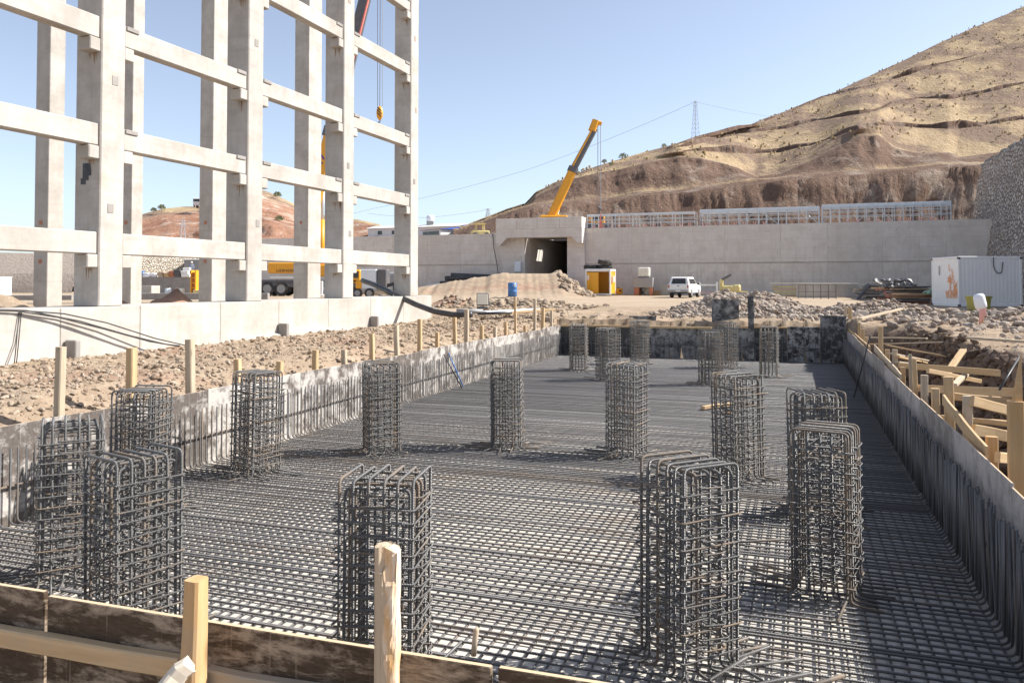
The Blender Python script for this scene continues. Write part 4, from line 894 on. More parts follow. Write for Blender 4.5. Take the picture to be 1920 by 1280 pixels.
for i, (dx, dy, z, rt, lab) in enumerate(((.35, 1.0, h+.1, 0, 'large tyre lying flat over the door side of the cabin roof'), (1.75, 1.0, h+.1, 0, 'large tyre lying flat over the yellow side of the cabin roof'), (1.75, .9, h+.55, .12, 'upper tyre lying tilted on another tyre on the cabin roof'))):
    p = Matrix.Rotation(YAW, 3, 'Z') @ Vector((dx, dy, 0)); r, ww = .72, .42
    o = MB().lathe([(r*.55, 0), (r*.9, 0), (r, ww*.2), (r, ww*.8), (r*.9, ww), (r*.55, ww), (r*.5, ww*.5)], 24).build('tyre', M['rubber'], None, True, loc=(q.x+p.x, q.y+p.y, z)); o.rotation_euler = (rt, rt, 0); tag(o, lab, 'tyre', 'tyres on the cabin roof')
q = P(1161, 553.5, 0); gn = empty('generator', (q.x, q.y, 0), YAW, 'small yellow generator on a pallet beside the orange cabin', 'generator'); boxes(gn, 'housing', M['yellow'], [((0, 0, .42), (.62, .5, .58))], .05); boxes(gn, 'pallet', M['timber_old'], [((0, 0, .06), (.9, .7, .1))]); boxes(gn, 'cap', M['black'], [((-.1, 0, .74), (.2, .2, .06)), ((.15, -.255, .45), (.2, .02, .2))])
q = P(1199, 554, 0); bx = empty('plant_box', (q.x, q.y, 0), YAW, 'grey steel box on rusty stand below the water tank', 'box'); boxes(bx, 'case', M['grey'], [((.35, .5, 1.25), (1.9, 1.1, .95))]); boxes(bx, 'stand', M['brick'], [((-.3, .5, .39), (.5, 1.0, .76)), ((1.1, .5, .39), (.3, 1.0, .76))])
ib = empty('water_tank', ca(*toca(q.x, q.y))+Vector((0, 0, 1.73)), YAW, 'caged white plastic water tank standing on the grey box', 'water tank'); boxes(ib, 'pallet', M['dgrey'], [((.4, .5, .06), (1.1, .95, .1))]); boxes(ib, 'bottle', M['plastic'], [((.4, .5, .58), (1.05, .9, .9))], .09)
b = MB()
for i in range(6): x = -.14+i*.216; bar(b, (x, .03, .1), (x, .03, 1.05), .014, 5)
for i in range(5): z = .15+i*.21; bar(b, (-.16, .03, z), (.96, .03, z), .014, 5); bar(b, (.95, .03, z), (.95, .97, z), .014, 5)
b.build('cage', M['galv'], ib)
q = P(1205, 553.5, 0)
for i in range(4):
    o = MB().lathe([(.26, -.4), (.3, -.38), (.3, -.12), (.32, -.1), (.3, -.08), (.3, .1), (.32, .12), (.3, .14), (.3, .38), (.26, .4)], 14, M=Matrix.Rotation(math.pi/2, 3, 'X')).build('drum', M['plastic' if i % 2 else 'dgrey'], None, True, loc=(q.x-.35+.62*(i % 2)+.02*i, q.y-.35, .3+.55*(i//2))); tag(o, ('dark drum on the ground', 'pale drum on the ground', 'dark drum on top', 'pale drum on top')[i]+', lying in front of the plant box', 'drum', 'drums by the plant box')
q = P(1227, 553.5, 0); tag(MB().box((0, 0, .2), (1.1, .7, .38), .03).box((0, 0, .42), (1.2, .8, .07), .01).build('timber_crate', M['timber_orange'], None, loc=q, rz=YAW), 'low orange timber crate between the drums and the truck', 'crate')
q = P(1248, 553.5, 0); tag(MB().box((0, 0, .55), (1.15, .05, 1.05), .01).box((0, .2, .05), (1.15, .4, .1), .01).build('board', M['timber_pale'], None, loc=q, rz=YAW), 'pale board propped upright behind the white pickup', 'board')
for i, (px, lab) in enumerate(((1314, 'brown slatted pallet propped on the wall beside the truck'), (1334, 'taller brown slatted pallet propped on the wall by the white fence'))):
    q = P(px, 552, 0); b = MB()
    for k in range(4): b.box((-.42+.28*k, 0, .8), (.12, .05, 1.5), .01)
    for z in (.3, .8, 1.35): b.box((0, -.05, z), (1.0, .04, .12), .01)
    tag(b.build('pallet', M['timber_old'], None, loc=(q.x, q.y+1.2, 0), rz=YAW), lab, 'pallet', 'pallets against the wall')
q = P(1312, 556, 0); fe = empty('barrier_fence', (q.x, q.y, 0), YAW, 'low white rail fence with red and white tape near the pallets', 'fence')
for x in (0, 1.5): boxes(fe, 'post', M['white'], [((x, 0, .65), (.1, .1, 1.3))])
boxes(fe, 'rail', M['white'], [((.75, -.06, 1.05), (1.7, .03, .14))], .005); boxes(fe, 'tape', M['pink'], [((.75, -.06, .35), (1.4, .01, .07))], 0)
# towable light tower / compressor
q = P(1366, 556.5, 0); lt = empty('compressor_trailer', (q.x, q.y, 0), YAW, 'pale yellow towable compressor with a raised lid by the rubble heap', 'trailer'); boxes(lt, 'body', M['yellow2'], [((.35, 0, .85), (1.9, 1.0, .7)), ((.9, 0, 1.1), (.8, .9, .4))], .15); boxes(lt, 'mast', M['yellow2'], [((-.75, 0, 1.2), (.4, .5, 1.2))], .08)
bq = MB(); bar(bq, (-.75, 0, 1.75), (.3, 0, 2.3), .13, 8); bq.build('raised_arm', M['dgrey'], lt); bq = MB(); bar(bq, (1.2, 0, .55), (2.1, 0, .5), .06); bq.build('drawbar', M['yellow2'], lt)
for y_ in (-.6, .6): wheel(lt, -.3, y_, .34, .2, 'y')
lt.scale = (.8, .8, .85); boxes(lt, 'leg', M['dgrey'], [((-.9, .3, .3), (.08, .08, .6))])

# white container in the shade of the stone wall
p0, p1 = P(1800, 575, 0), P(1752, 571.5, 0); q = P(1798, 576, 0); ct = empty('shipping_container', (q.x, q.y, 0), -rad(1.5), 'white corrugated container with orange spray paint on its end', 'container')
Lc, Wc, Hc = 3.2, 2.75, 2.6
def corr(n_, l, amp):
    out = []
    for i in range(n_):
        x = l*i/n_; s_ = l/n_; out += [(x, 0), (x+s_*.38, 0), (x+s_*.5, amp), (x+s_*.88, amp)]
    return out + [(l, 0)]
def corrwall(name, l, h, n_, M4, mat, amp=.035):
    b = MB(); pr = corr(n_, l, amp)
    for (x, y) in pr: b.v.append(tuple(M4 @ Vector((x, y, .16)))); b.v.append(tuple(M4 @ Vector((x, y, h-.12))))
    b.f = [(2*i, 2*i+2, 2*i+3, 2*i+1) for i in range(len(pr)-1)]; o = b.build(name, mat, ct); return o
I = Matrix.Identity(4)
corrwall('front_wall', Lc-.1, Hc, 16, Matrix.Translation((.05, .02, 0)), M['cwhite'], .005); corrwall('end_wall', Wc-.1, Hc, 9, Matrix.Translation((.03, Wc-.05, 0)) @ Matrix.Rotation(-math.pi/2, 4, 'Z'), M['cwhite'], .02)
corrwall('far_wall', Wc-.1, Hc, 14, Matrix.Translation((Lc-.03, .05, 0)) @ Matrix.Rotation(math.pi/2, 4, 'Z'), M['cwhite'])
boxes(ct, 'roof', M['cwhite'], [((Lc/2, Wc/2, Hc-.06), (Lc, Wc, .12))], .02); boxes(ct, 'base_rail', M['cwhite'], [((Lc/2, Wc/2, .1), (Lc, Wc, .17))], .02)
for x in (.05, Lc-.05):
    for y in (.05, Wc-.05):
        boxes(ct, 'corner_post', M['cwhite'], [((x, y, Hc/2), (.11, .11, Hc-.2))], .01)
        for z in (.09, Hc-.09): boxes(ct, 'corner_casting', M['dgrey'], [((x + (.004 if x > 1 else -.004), y + (.004 if y > 1 else -.004), z), (.13, .13, .13))], .02)
b = MB(); rg = random.Random(4)
for k in range(10):
    y = rg.uniform(.25, 1.2); z = rg.uniform(1.0, 2.0); pts = [(-.006, y, z)]
    for j in range(5): y += rg.uniform(-.16, .16); z += rg.uniform(-.34, .34); pts.append((-.006, max(.12, min(1.4, y)), max(.75, min(2.2, z))))
    b.tube(fillet(pts, .1, 2), rg.uniform(.010, .024), 5)
for k in range(9):
    y = .15+.13*k; b.tube([(-.006, y, .45), (-.006, y+rg.uniform(-.06, .06), .85)], .018, 5); b.tube([(-.006, y, .85-.3*rg.random()), (-.006, y+.12, .55+.3*rg.random())], .016, 5)
b.build('spray_paint', M['graffiti'], ct)
boxes(ct, 'lock_bar', M['dgrey'], [((-.02, 1.9, 1.9), (.03, .05, .5))], .01)
MB().tube(fillet([(1.75, -.03, Hc-.05), (1.76, -.04, 2.0), (1.95, -.04, 1.72), (2.15, -.04, 1.75), (2.22, -.04, 2.3)], .2, 5), .022, 6).build('hanging_cable', M['black'], ct, True)
q = P(1835, 583, 0); tb = MB().lathe([(.30, .0), (.44, .05), (.5, .58), (.54, .6), (.54, .66), (.47, .66), (.42, .1)], 4).build('tub', M['olive'], None, loc=(q.x, q.y, 0), rz=rad(45+4)); tag(tb, 'olive yellow tub standing against the white container', 'tub')
wp = empty('waste_post', P(1839, 606, .12), 0, 'post wrapped in red tape with a white plastic sack hung over it', 'post')
MB().tube([(0, 0, -.2), (.02, 0, .25), (.06, 0, .8)], [.06, .055, .05], 8).build('post', M['timber_orange'], wp, True); b = MB()
for k in range(5): b.tube([(-.05+.03*k, -.06, .72-.03*k), (-.05+.035*k, -.075, .4), (-.06+.03*k, -.07, .05*k)], [.03, .022, .03], 5)
b.build('red_tape', M['pink'], wp, True)
MB().lathe([(.02, 1.0), (.15, .98), (.2, .9), (.21, .62), (.2, .5), (.15, .46), (.02, .5)][::-1], 14, M=Matrix.Rotation(-.22, 3, 'Y')).build('sack', M['sack'], wp, True, loc=(.10, 0, .06)).scale = (.74, .74, .78)
# piles along the wall
def bundle(name, q, lab, cat, n_, l, r, mats, yaw, sq=False, seed=1):
    rr = random.Random(seed); t = empty(name, q, yaw, lab, cat)
    return t, rr
q = P(1445, 557, 0); st = empty('plank_stack', (q.x, q.y, 0), YAW+.1, 'low stack of yellow planks with a wide board on top', 'timber stack'); i = 0
for k in range(5):
    for j in range(3): boxes(st, 'plank', M['yellow2' if (k+j) % 3 else 'timber'], [((2.6+R.uniform(-.2, .2), j*.32, .1+.2*k), (4.4+R.uniform(-.5, .5), .28, .11))], .01)
boxes(st, 'cover_board', M['timber_pale'], [((3.2, .4, 1.2), (6.4, 1.3, .06))], .01)
q = P(1497, 560, 0); mc = empty('steel_crate', (q.x, q.y, 0), YAW, 'empty steel mesh crate before the white concrete beam', 'crate'); b = MB()
for i in range(6): bar(b, (i*.55, 0, 0), (i*.55, 0, 1.1), .022, 5); bar(b, (i*.55, .9, 0), (i*.55, .9, 1.1), .022, 5)
for z in (.1, .55, 1.1): bar(b, (0, 0, z), (2.75, 0, z), .022, 5); bar(b, (0, .9, z), (2.75, .9, z), .022, 5); bar(b, (0, 0, z), (0, .9, z), .022, 5); bar(b, (2.75, 0, z), (2.75, .9, z), .022, 5)
b.build('mesh_sides', M['dgrey'], mc)
q = P(1495, 558, 0); q1 = P(1614, 558.5, 0); tag(MB().box(((q1-q).length/2, 0, .62), ((q1-q).length, .6, 1.15), .02).build('concrete_beam', M['plinth'], None, loc=q, rz=-.06), 'long white concrete beam lying on the ground by the wall', 'beam')
q = P(1640, 562, 0); jp = empty('scrap_pile', (q.x, q.y, 0), 0, 'dark pile of boards and grey sheet with a red pole leaning on it', 'pile'); rj = random.Random(5)
for k in range(16): boxes(jp, 'board', M[rj.choice(['dgrey', 'timber_old', 'grey', 'ply_dgrey'])], [((rj.uniform(-.4, .6), rj.uniform(0, .9), .08+.065*k), (rj.uniform(1.6, 2.6), .35, .05))], .005)
b = MB(); bar(b, (-1.5, -.5, -.02), (-.5, -.2, 1.15), .11, 8); b.build('grey_leg', M['dgrey'], jp); b = MB(); bar(b, (.25, -.5, 1.0), (.75, -.7, .0), .06, 8); b.build('red_pole', M['red'], jp)
boxes(jp, 'grey_sheet', M['grey'], [((.2, .3, 1.17), (2.2, .9, .05))], .01)
q = P(1720, 572, 0); lp = empty('lumber_pile', (q.x, q.y, 0), .05, 'mixed pile of dark lumber and green netting beside the container', 'lumber pile')
for k in range(22): boxes(lp, 'board', M[rj.choice(['timber_old', 'timber_old', 'dgrey', 'timber', 'brick'])], [((rj.uniform(-.5, .5), rj.uniform(0, 1.8), .08+.045*k), (rj.uniform(2.0, 3.2), rj.uniform(.15, .3), .07))], .005)
b = MB()
for k in range(40): rock(b, Vector((rj.gauss(-.5, .55), rj.gauss(1.2, .4), 1.1+rj.uniform(-.2, .3))), rj.uniform(.1, .25))
b.build('scrap', M['dgrey'], lp); b = MB()
for k in range(14): rock(b, Vector((rj.gauss(1.0, .35), rj.gauss(.2, .2), .75+rj.uniform(-.1, .12))), rj.uniform(.08, .2))
b.build('green_netting', M['green'], lp)
q = P(1757, 573, 0); sb_ = MB(); [rock(sb_, q+Vector((i*.18, .05*i, .15)), .22, True) for i in range(4)]; tag(sb_.build('blue_sack', M['sack'], None, True), 'pale blue plastic sack on the ground at the container corner', 'sack')

# galvanised frames standing on the wall top
def truss(px0, px1, zt, lab, nb, fr_=.66):
    a0 = A_W+.55; q0, q1 = Pa(px0, 420, a0), Pa(px1, 420, a0); c0, c1 = toca(*q0.xy)[0], toca(*q1.xy)[0]; l = c1-c0
    t = empty('steel_truss', ca(c0, a0, WT), YAW, lab, 'steel frame', 'galvanised frames on the retaining wall'); h = zt
    for i in range(nb+1):
        for dy in (-.12, 1.75):
            for dx in (-.0, .75):
                if l*i/nb+dx < l+.1: MB().box((l*i/nb+dx, dy, h/2), (.07, .07, h), .01).build('post', M['galv'], t)
    for dy in (0, 1.7):
        for z in (h*.36, h*.62, h): MB().box((l/2, dy-.08, z), (l, .04, .065), .005).build('rail', M['galv'], t)
    for i in range(nb):
        if i % 3 != 1:
            b = MB(); x0, x1 = l*i/nb+.06, l*(i+1)/nb-.06
            if i % 2: x0, x1 = x1, x0
            bar(b, (x0, .85, .1), (x1, .85, h*.95), .05, 5); b.build('brace', M['galv'], t)
    b = MB(); ncr = int(l/.5)
    for i in range(ncr+1):
        for (y, z) in ((.0, h*fr_), (-.06, h*(fr_+.99)/2), (-.02, h*.99), (1.75, h+.06)): b.v.append((l*i/ncr, y, z + (.015 if i % 2 else 0)))
    b.f = [(i*4+j, (i+1)*4+j, (i+1)*4+j+1, i*4+j+1) for i in range(ncr) for j in range(3)]; b.build('roof_sheet', M['galv'], t)
truss(1102, 1303, 1.45, 'shortest galvanised steel frame on the wall top, next to the tunnel parapet', 5, .84); truss(1313, 1536, 1.62, 'middle galvanised steel frame on the wall top', 6, .7); truss(1542, 1783, 1.75, 'galvanised steel frame on the wall top near the rough stone wall', 7, .72)
cps = [1113, 1131, 1145, 1161, 1178, 1194, 1210, 1227, 1243, 1261, 1278, 1293, 1318, 1326, 1343, 1361, 1379, 1396, 1415, 1433, 1589, 1608, 1628, 1646, 1667, 1687, 1706, 1726, 1746, 1767]
cl0 = None
for i, px in enumerate(cps):
    if cl0 is None:
        cl0 = MB().box((0, 0, .03), (.34, .2, .06), .01).box((-.12, 0, .22), (.09, .16, .36), .02, Matrix.Rotation(-.3, 3, 'Y')).box((.12, 0, .22), (.09, .16, .36), .02, Matrix.Rotation(.3, 3, 'Y')).build('edge_clip', M['pink']); o = cl0
    else: o = cl0.copy(); C.objects.link(o)
    o.scale = (.72, .72, .72); o.location = Pa(px, 420, A_W+.25).xy.to_3d() + Vector((0, 0, WT+.02)); o.rotation_euler = (0, 0, YAW+R.uniform(-.3, .3)); tag(o, 'faded red clip on the wall edge, %s along from the tunnel parapet' % ORD[i], 'clip', 'red clips along the wall edge')
q = Pa(1126, 428, A_W+.4); cn = MB().lathe([(.16, 0), (.03, 1.5)], 10).box((0, 0, .02), (.4, .4, .04)).build('traffic_cone', M['red'], None, loc=(q.x, q.y, WT)); tag(cn, 'tall red cone on the wall top beside the tunnel parapet', 'cone')

# ---------------------------------------------------------------- cranes
def boom_box(b, p, q, w0, w1, d0, d1):
    p, q = Vector(p), Vector(q); X = (q-p).normalized(); Y = Vector((0, 1, 0)); Z = X.cross(Y).normalized(); vs = []
    for (o, w_, d_) in ((p, w0, d0), (q, w1, d1)):
        for (y, z) in ((-1, -.6), (-.6, -1), (.6, -1), (1, -.6), (1, .6), (.6, 1), (-.6, 1), (-1, .6)): vs.append(o + Y*(y*d_/2) + Z*(z*w_/2))
    return b.add(vs, [(i, (i+1) % 8, 8+(i+1) % 8, 8+i) for i in range(8)] + [tuple(range(7, -1, -1)), tuple(range(8, 16))])
def carrier(t, l, axles, outs, ox=0):
    boxes(t, 'chassis', M['dgrey'], [((ox, 0, 1.05), (l, 2.5, .45)), ((ox, -1.0, 1.4), (l*.96, .5, .25)), ((ox, 1.0, 1.4), (l*.96, .5, .25))], .05)
    boxes(t, 'cab', M['yellow'], [((ox+l/2-1.8, 0, 1.75), (1.7, 2.5, 1.5))], .15); boxes(t, 'cab_window', M['glass'], [((ox+l/2-1.8, -1.26, 2.0), (1.2, .03, .6))], .01)
    for x in axles:
        for y in (-1.1, 1.1): wheel(t, x, y, .68, .42, 'y')
    for x in outs: boxes(t, 'outrigger', M['white'], [((x, -1.55, .75), (.32, .32, 1.3)), ((x, -1.55, .06), (.7, .7, .1))], .04)
yc = 94.0; base = D(1028, 428, yc); zb = 6.7
ck = empty('mobile_crane', (base.x, yc, zb), 0, 'yellow mobile crane with raised telescopic boom above the tunnel parapet', 'crane')
lo = lambda px, py: D(px, py, yc) - Vector((base.x, yc, zb))
carrier(ck, 11, (-2, -.6, 4, 5.4), (-1.2, 2.5), 2.0)
b = boom_box(MB(), lo(1022, 432), lo(1074, 319), 1.08, 1.0, 1.0, .95); b.build('boom', M['yellow'], ck)
b = boom_box(MB(), lo(1073, 321), lo(1115, 242), .85, .72, .8, .7); b.build('boom_extension', M['dgrey'], ck)
b = boom_box(MB(), lo(1070, 319), lo(1112, 240), .3, .26, .84, .74); b.build('boom_edge', M['yellow'], ck)
b = boom_box(MB(), lo(1072, 323), lo(1076, 314), 1.2, 1.2, 1.1, 1.1); b.build('boom_collar', M['dgrey'], ck)
hd = boom_box(MB(), lo(1110, 246), lo(1117, 226), .9, .8, 1.0, .9); boom_box(hd, lo(1113, 229), lo(1128, 232), .6, .4, .8, .6); hd.build('boom_head', M['yellow'], ck)
b = MB(); bar(b, lo(1040, 430), lo(1045, 402), .32, 10); b.build('ram_cylinder', M['yellow'], ck); b = MB(); bar(b, lo(1044, 404), lo(1050, 374), .2, 10); b.build('ram_rod', M['galv'], ck)
boxes(ck, 'turret', M['yellow'], [((.6, 0, 1.9), (3.2, 2.4, 1.0))], .1)
for px in (1121, 1126):
    b = MB(); bar(b, lo(px, 234), lo(px, 388), .035, 4); b.build('hoist_cable', M['wire'], ck)
b = MB(); bar(b, lo(1121, 388), lo(1127, 393), .2, 8); bar(b, lo(1124, 390), lo(1124, 402), .15, 8); b.build('hook_block', M['dgrey'], ck)

yc = 76.0; base = D(560, 554, yc); c2 = empty('mobile_crane', (base.x, yc, 0), 0, 'large yellow mobile crane with its boom rising behind the concrete frame', 'crane')
lo = lambda px, py: D(px, py, yc) - Vector((base.x, yc, 0))
carrier(c2, 11, (-2.6, -1.3, 3.6, 4.9), (-4.0, 2.5), 1.6)
b = MB()
for x in (-2.05, -.55):
    pass
boxes(c2, 'counterweight', M['yellow'], [((lo(545, 500).x-.1, -.3, 2.63), (3.3, 2.2, 1.0))], .08)
text(c2, 'LIEBHERR', .36, M['black'], (lo(541, 505).x+.1, -1.415, 2.36), (math.pi/2, 0, 0))
boxes(c2, 'turret', M['yellow'], [((lo(600, 500).x, 0, 2.4), (2.6, 2.0, 1.1))], .1); boxes(c2, 'deck_trim', M['white'], [((lo(545, 516).x, -1.2, 1.75), (3.2, .2, .14))], .01)
b = boom_box(MB(), lo(560, 492), lo(623, 248), 1.5, 1.3, 1.2, 1.1); b.build('boom', M['yellow'], c2)
b = boom_box(MB(), lo(622, 250), lo(689, -20), 1.22, 1.05, .9, .85); b.build('boom_extension', M['dgrey'], c2)
b = boom_box(MB(), lo(630, 250), lo(697, -20), .22, .2, .95, .9); b.build('boom_edge', M['red'], c2)
b = boom_box(MB(), lo(620, 258), lo(625, 240), 1.6, 1.6, 1.25, 1.25); b.build('boom_collar', M['dgrey'], c2)
b = boom_box(MB(), lo(688, -14), lo(695, -38), 1.2, 1.0, 1.1, 1.0); b.build('boom_head', M['yellow'], c2)
b = MB(); bar(b, lo(603, 500), lo(603.5, 412), .28, 12); b.build('ram_cylinder', M['yellow'], c2, True); b = MB(); bar(b, lo(603.5, 413), lo(607.5, 330), .17, 10); b.build('ram_rod', M['galv'], c2, True)
b = MB(); boom_box(b, lo(604.5, 292)+Vector((0, -.62, 0)), lo(610.5, 301)+Vector((0, -.62, 0)), .16, .16, .02, .02); boom_box(b, lo(601, 307)+Vector((0, -.62, 0)), lo(608, 308)+Vector((0, -.62, 0)), .17, .17, .02, .02); b.build('boom_marking', M['purple'], c2)
for px in (708, 713, 717):
    b = MB(); bar(b, lo(px, -30), lo(px if px != 713 else 712, 200), .028, 4); b.build('hoist_cable', M['wire'], c2)
hk = MB().lathe([(.08, -.75), (.28, -.45), (.33, 0), (.25, .4), (.08, .6)], 14, M=Matrix.Scale(.75, 3, (0, 1, 0))).build('hook_block', M['yellow'], c2, True, loc=lo(712, 211))
for k in range(3): MB().box((0, -.24, .28-.28*k), (.62-.1*abs(k-1), .05, .09), .01, Matrix.Rotation(.7, 3, 'Y')).build('stripe', M['black'], hk)
MB().tube([(0, 0, -.7), (.05, 0, -.85), (-.05, 0, -1.0), (-.16, 0, -.9)], .05, 6).build('hook', M['black'], hk, True)

# ---------------------------------------------------------------- middle distance, round the ramp
q = P(961, 558, .05); bl_ = MB().lathe([(.26, 0), (.29, .03), (.29, .29), (.305, .31), (.29, .33), (.29, .57), (.305, .59), (.29, .61), (.29, .86), (.26, .89)], 18).build('blue_barrel', M['blue'], None, True, loc=(.03, 51, gz(.03, 51)-.02)); tag(bl_, 'blue plastic barrel standing near the earth ramp', 'barrel')
MB().box((.15, -.27, .72), (.14, .03, .14), .01).build('notice', M['white'], bl_)
q = P(905, 577, .15); fp = empty('flood_lamp', (q.x, q.y, gz(q.x, q.y)+.05), -.1, 'pale rectangular site lamp standing on the rubble behind the stakes', 'lamp'); boxes(fp, 'face', M['plastic'], [((0, -.05, .42), (.46, .03, .46))], .01); boxes(fp, 'housing', M['dgrey'], [((0, .02, .42), (.54, .1, .55))], .03); boxes(fp, 'foot', M['dgrey'], [((0, .05, .05), (.5, .3, .1))])
q = P(840, 531, 1.1); dl = [((846, 516), (960, 521), .27, 0), ((842, 524), (940, 525), .27, 1), ((835, 522), (950, 519), .27, 2), ((826, 531), (900, 531), .25, 3)]
for i, (p, q_, r, k) in enumerate(dl):
    y0 = 86.5+.9*(i % 2); tag(MB().tube([D(*p, y0), D(*q_, y0-1)], r, 14).build('black_pipe', M['pipe'], None, True), ('topmost black pipe in the stack by the ramp', 'lowest long black pipe in the stack by the ramp', 'middle black pipe in the stack by the ramp', 'short black pipe low in front of the stack by the ramp')[i], 'pipe', 'black pipes by the ramp')
for i, (p, q_) in enumerate((((800, 536), (846, 533)), ((806, 540), (838, 537)))):
    tag(MB().tube([D(*p, 82), D(*q_, 81)], .13, 10).build('grey_pipe', M['galv'], None, True), ('upper','lower')[i]+' thin grey pipe lying in front of the black pipes', 'pipe', 'grey pipes by the ramp')
# long black hose over the plinth and its prop
pts = [D(680, 526, 33.0), D(700, 533, 32.3), D(740, 552, 31.0), D(780, 571, 30.0), D(815, 584, 29.3), D(850, 590, 28.8), D(885, 589.5, 28.6)]
sm = []
for i in range(len(pts)-1):
    for k in range(4): sm.append(pts[i].lerp(pts[i+1], k/4))
sm.append(pts[-1]); tag(MB().tube(sm, .105, 12).build('drain_pipe', M['pipe'], None, True), 'long bent black pipe sloping down over the end of the plinth', 'pipe')
MB(); pr_ = MB().tube([D(739, 553, 30.9), D(734, 612, 30.6)], .055, 8).build('prop', M['grey'], None, True); tag(pr_, 'grey prop standing under the bent black pipe', 'prop')
for i, (p, q_, r, m_, lab, yy) in enumerate((((856, 583), (905, 584), .09, 'grey', 'grey pipe end lying beside the white sheet', 30.5), ((895, 588), (960, 586), .05, 'pipe', 'thin dark pipe lying in front of the white sheet', 29.5))):
    tag(MB().tube([D(*p, yy), D(*q_, yy)], r, 10).build('pipe_offcut', M[m_], None, True), lab, 'pipe')
p0, p1 = D(905, 585, 30.8), D(1005, 580, 32.5); tag(stick('white_sheet', p0, p1, .5, .07, M['sack']), 'long white wrapped sheet lying on the soil behind the stakes', 'sheet')
p0, p1 = D(938, 588, 29.6), D(1040, 580, 31.0); tag(stick('plank', p0, p1, .12, .09, M['timber']), 'yellow plank lying beside the white sheet behind the stakes', 'plank')
p0, p1 = D(1000, 581, 31.5), D(1058, 582, 31.0); tag(stick('plank', p0, p1, .12, .06, M['timber_old']), 'weathered plank end behind the last stakes of the sunlit formwork', 'plank')
eb_ = empty('electric_cabinet', ca(-28.1, A_W-.5, 2.2), YAW, 'grey electric cabinet on legs beside the tunnel mouth', 'cabinet'); boxes(eb_, 'case', M['galv'], [((0, 0, .75), (.75, .4, 1.1))], .02); boxes(eb_, 'door', M['galv'], [((0, -.215, .75), (.66, .02, 1.0))], .005)
for x in (-.3, .3): boxes(eb_, 'leg', M['grey'], [((x, 0, .1), (.05, .05, .25))])
tag(MB().tube([ca(-31.2, A_W-.05, 6.6), ca(-30.95, A_W-.3, 5.0), ca(-30.6, A_W-.45, 3.6), ca(-30.35, A_W-.6, 2.3), ca(-29.9, A_W-.8, 2.2)], .05, 7).build('hanging_cable', M['dgrey'], None, True), 'thick dark cable hanging down the wall beside the tunnel', 'cable')
tr_ = empty('truck', ca(-23.75, A_W+9, 2.22), YAW, 'light coloured truck parked in the dark of the tunnel', 'truck'); boxes(tr_, 'cab', M['plastic'], [((0, .9, 1.5), (2.2, 1.8, 2.1))], .12); boxes(tr_, 'windscreen', M['glass'], [((0, -.02, 1.9), (1.9, .04, .75))], .02); boxes(tr_, 'bumper', M['dgrey'], [((0, -.1, .5), (2.3, .3, .4))], .04); boxes(tr_, 'load_body', M['grey'], [((0, 4.2, 1.7), (2.3, 4.4, 1.7))], .05)
for s_ in (-1, 1):
    boxes(tr_, 'headlight', M['white'], [((s_*.8, -.27, .55), (.25, .05, .15))], .01)
    for y in (.9, 4.6, 5.8): wheel(tr_, s_*.95, y, .5, .3)
# machines between the frame columns
q = D(690, 550, 66); cm = empty('concrete_pump', (q.x, q.y, 0), -.1, 'grey and yellow site machine parked behind the last frame bay', 'machine'); boxes(cm, 'body', M['galv'], [((.2, 0, 1.55), (1.3, 1.2, 1.6))], .05); boxes(cm, 'hood', M['dgrey'], [((1.3, 0, 1.5), (.8, 1.2, 1.7))], .06); boxes(cm, 'engine_cover', M['yellow'], [((-.6, -.2, 1.1), (.5, 1.1, .7))], .08); boxes(cm, 'chassis', M['timber_old'], [((.4, 0, .45), (3.6, 1.2, .3))], .03)
MB().tube(fillet([(2.2, 0, .5), (2.2, 0, 1.1), (2.7, 0, 1.3), (3.2, 0, 1.2), (3.4, 0, .3)], .3, 5), .12, 8).build('hose', M['dgrey'], cm, True); b = MB(); bar(b, (1.6, -.3, 1.0), (3.0, -.3, 1.35), .15, 8); b.build('tube', M['black'], cm)
for x in (-.7, .3): wheel(cm, x, -.6, .4, .25, 'y')
q = D(740, 552, 70); hp = empty('hopper', (q.x, q.y, 0), -.1, 'grey steel hopper on a frame before the retaining wall', 'hopper'); boxes(hp, 'tank', M['grey'], [((0, 0, 1.6), (2.4, 1.2, .8))], .05); b = MB()
for x in (-1.1, -.4, .4, 1.1): bar(b, (x, -.5, 0), (x, -.5, 2.1), .05, 6)
bar(b, (-1.2, -.5, 2.1), (1.2, -.5, 2.1), .05, 6); bar(b, (-1.2, -.5, .5), (1.2, -.5, .5), .05, 6); b.build('support_frame', M['galv'], hp)
# ---------------------------------------------------------------- behind the frame
q = P(280, 550, 0)
for (px, py, w_, h_, lab, cat, nm, mt_) in ((280, 552, 1.65, .95, 'large white concrete block standing on the yard behind the frame', 'concrete block', 'concrete_block', 'plinth'),):
    y = 82; p = D(px, py, y); tag(MB().box((0, 0, h_/2), (w_, 1.2, h_), .03).build(nm, M[mt_], None, loc=(p.x, y, 0), rz=YAW), lab, cat)
for (px, lab, m_) in ((315, 'pale metal drum standing alone behind the frame', 'galv'), (340, 'pale metal drum nearer the leaning yellow form', 'plastic')):
    y = 80; p = D(px, 553, y); tag(MB().lathe([(.28, 0), (.3, .03), (.3, .3), (.315, .32), (.3, .34), (.3, .68), (.27, .7)], 14).build('drum', M[m_], None, True, loc=(p.x, y, 0)), lab, 'drum', 'drums behind the frame')
y = 92; p = D(300, 540, y); wl = MB()
tag(MB().box((0, 0, .9), (8.5, .5, 2.0), .03).build('low_wall', M['grey_conc'], None, loc=(p.x, y, 0), rz=.03), 'low dark concrete wall carrying piled materials behind the frame', 'wall')
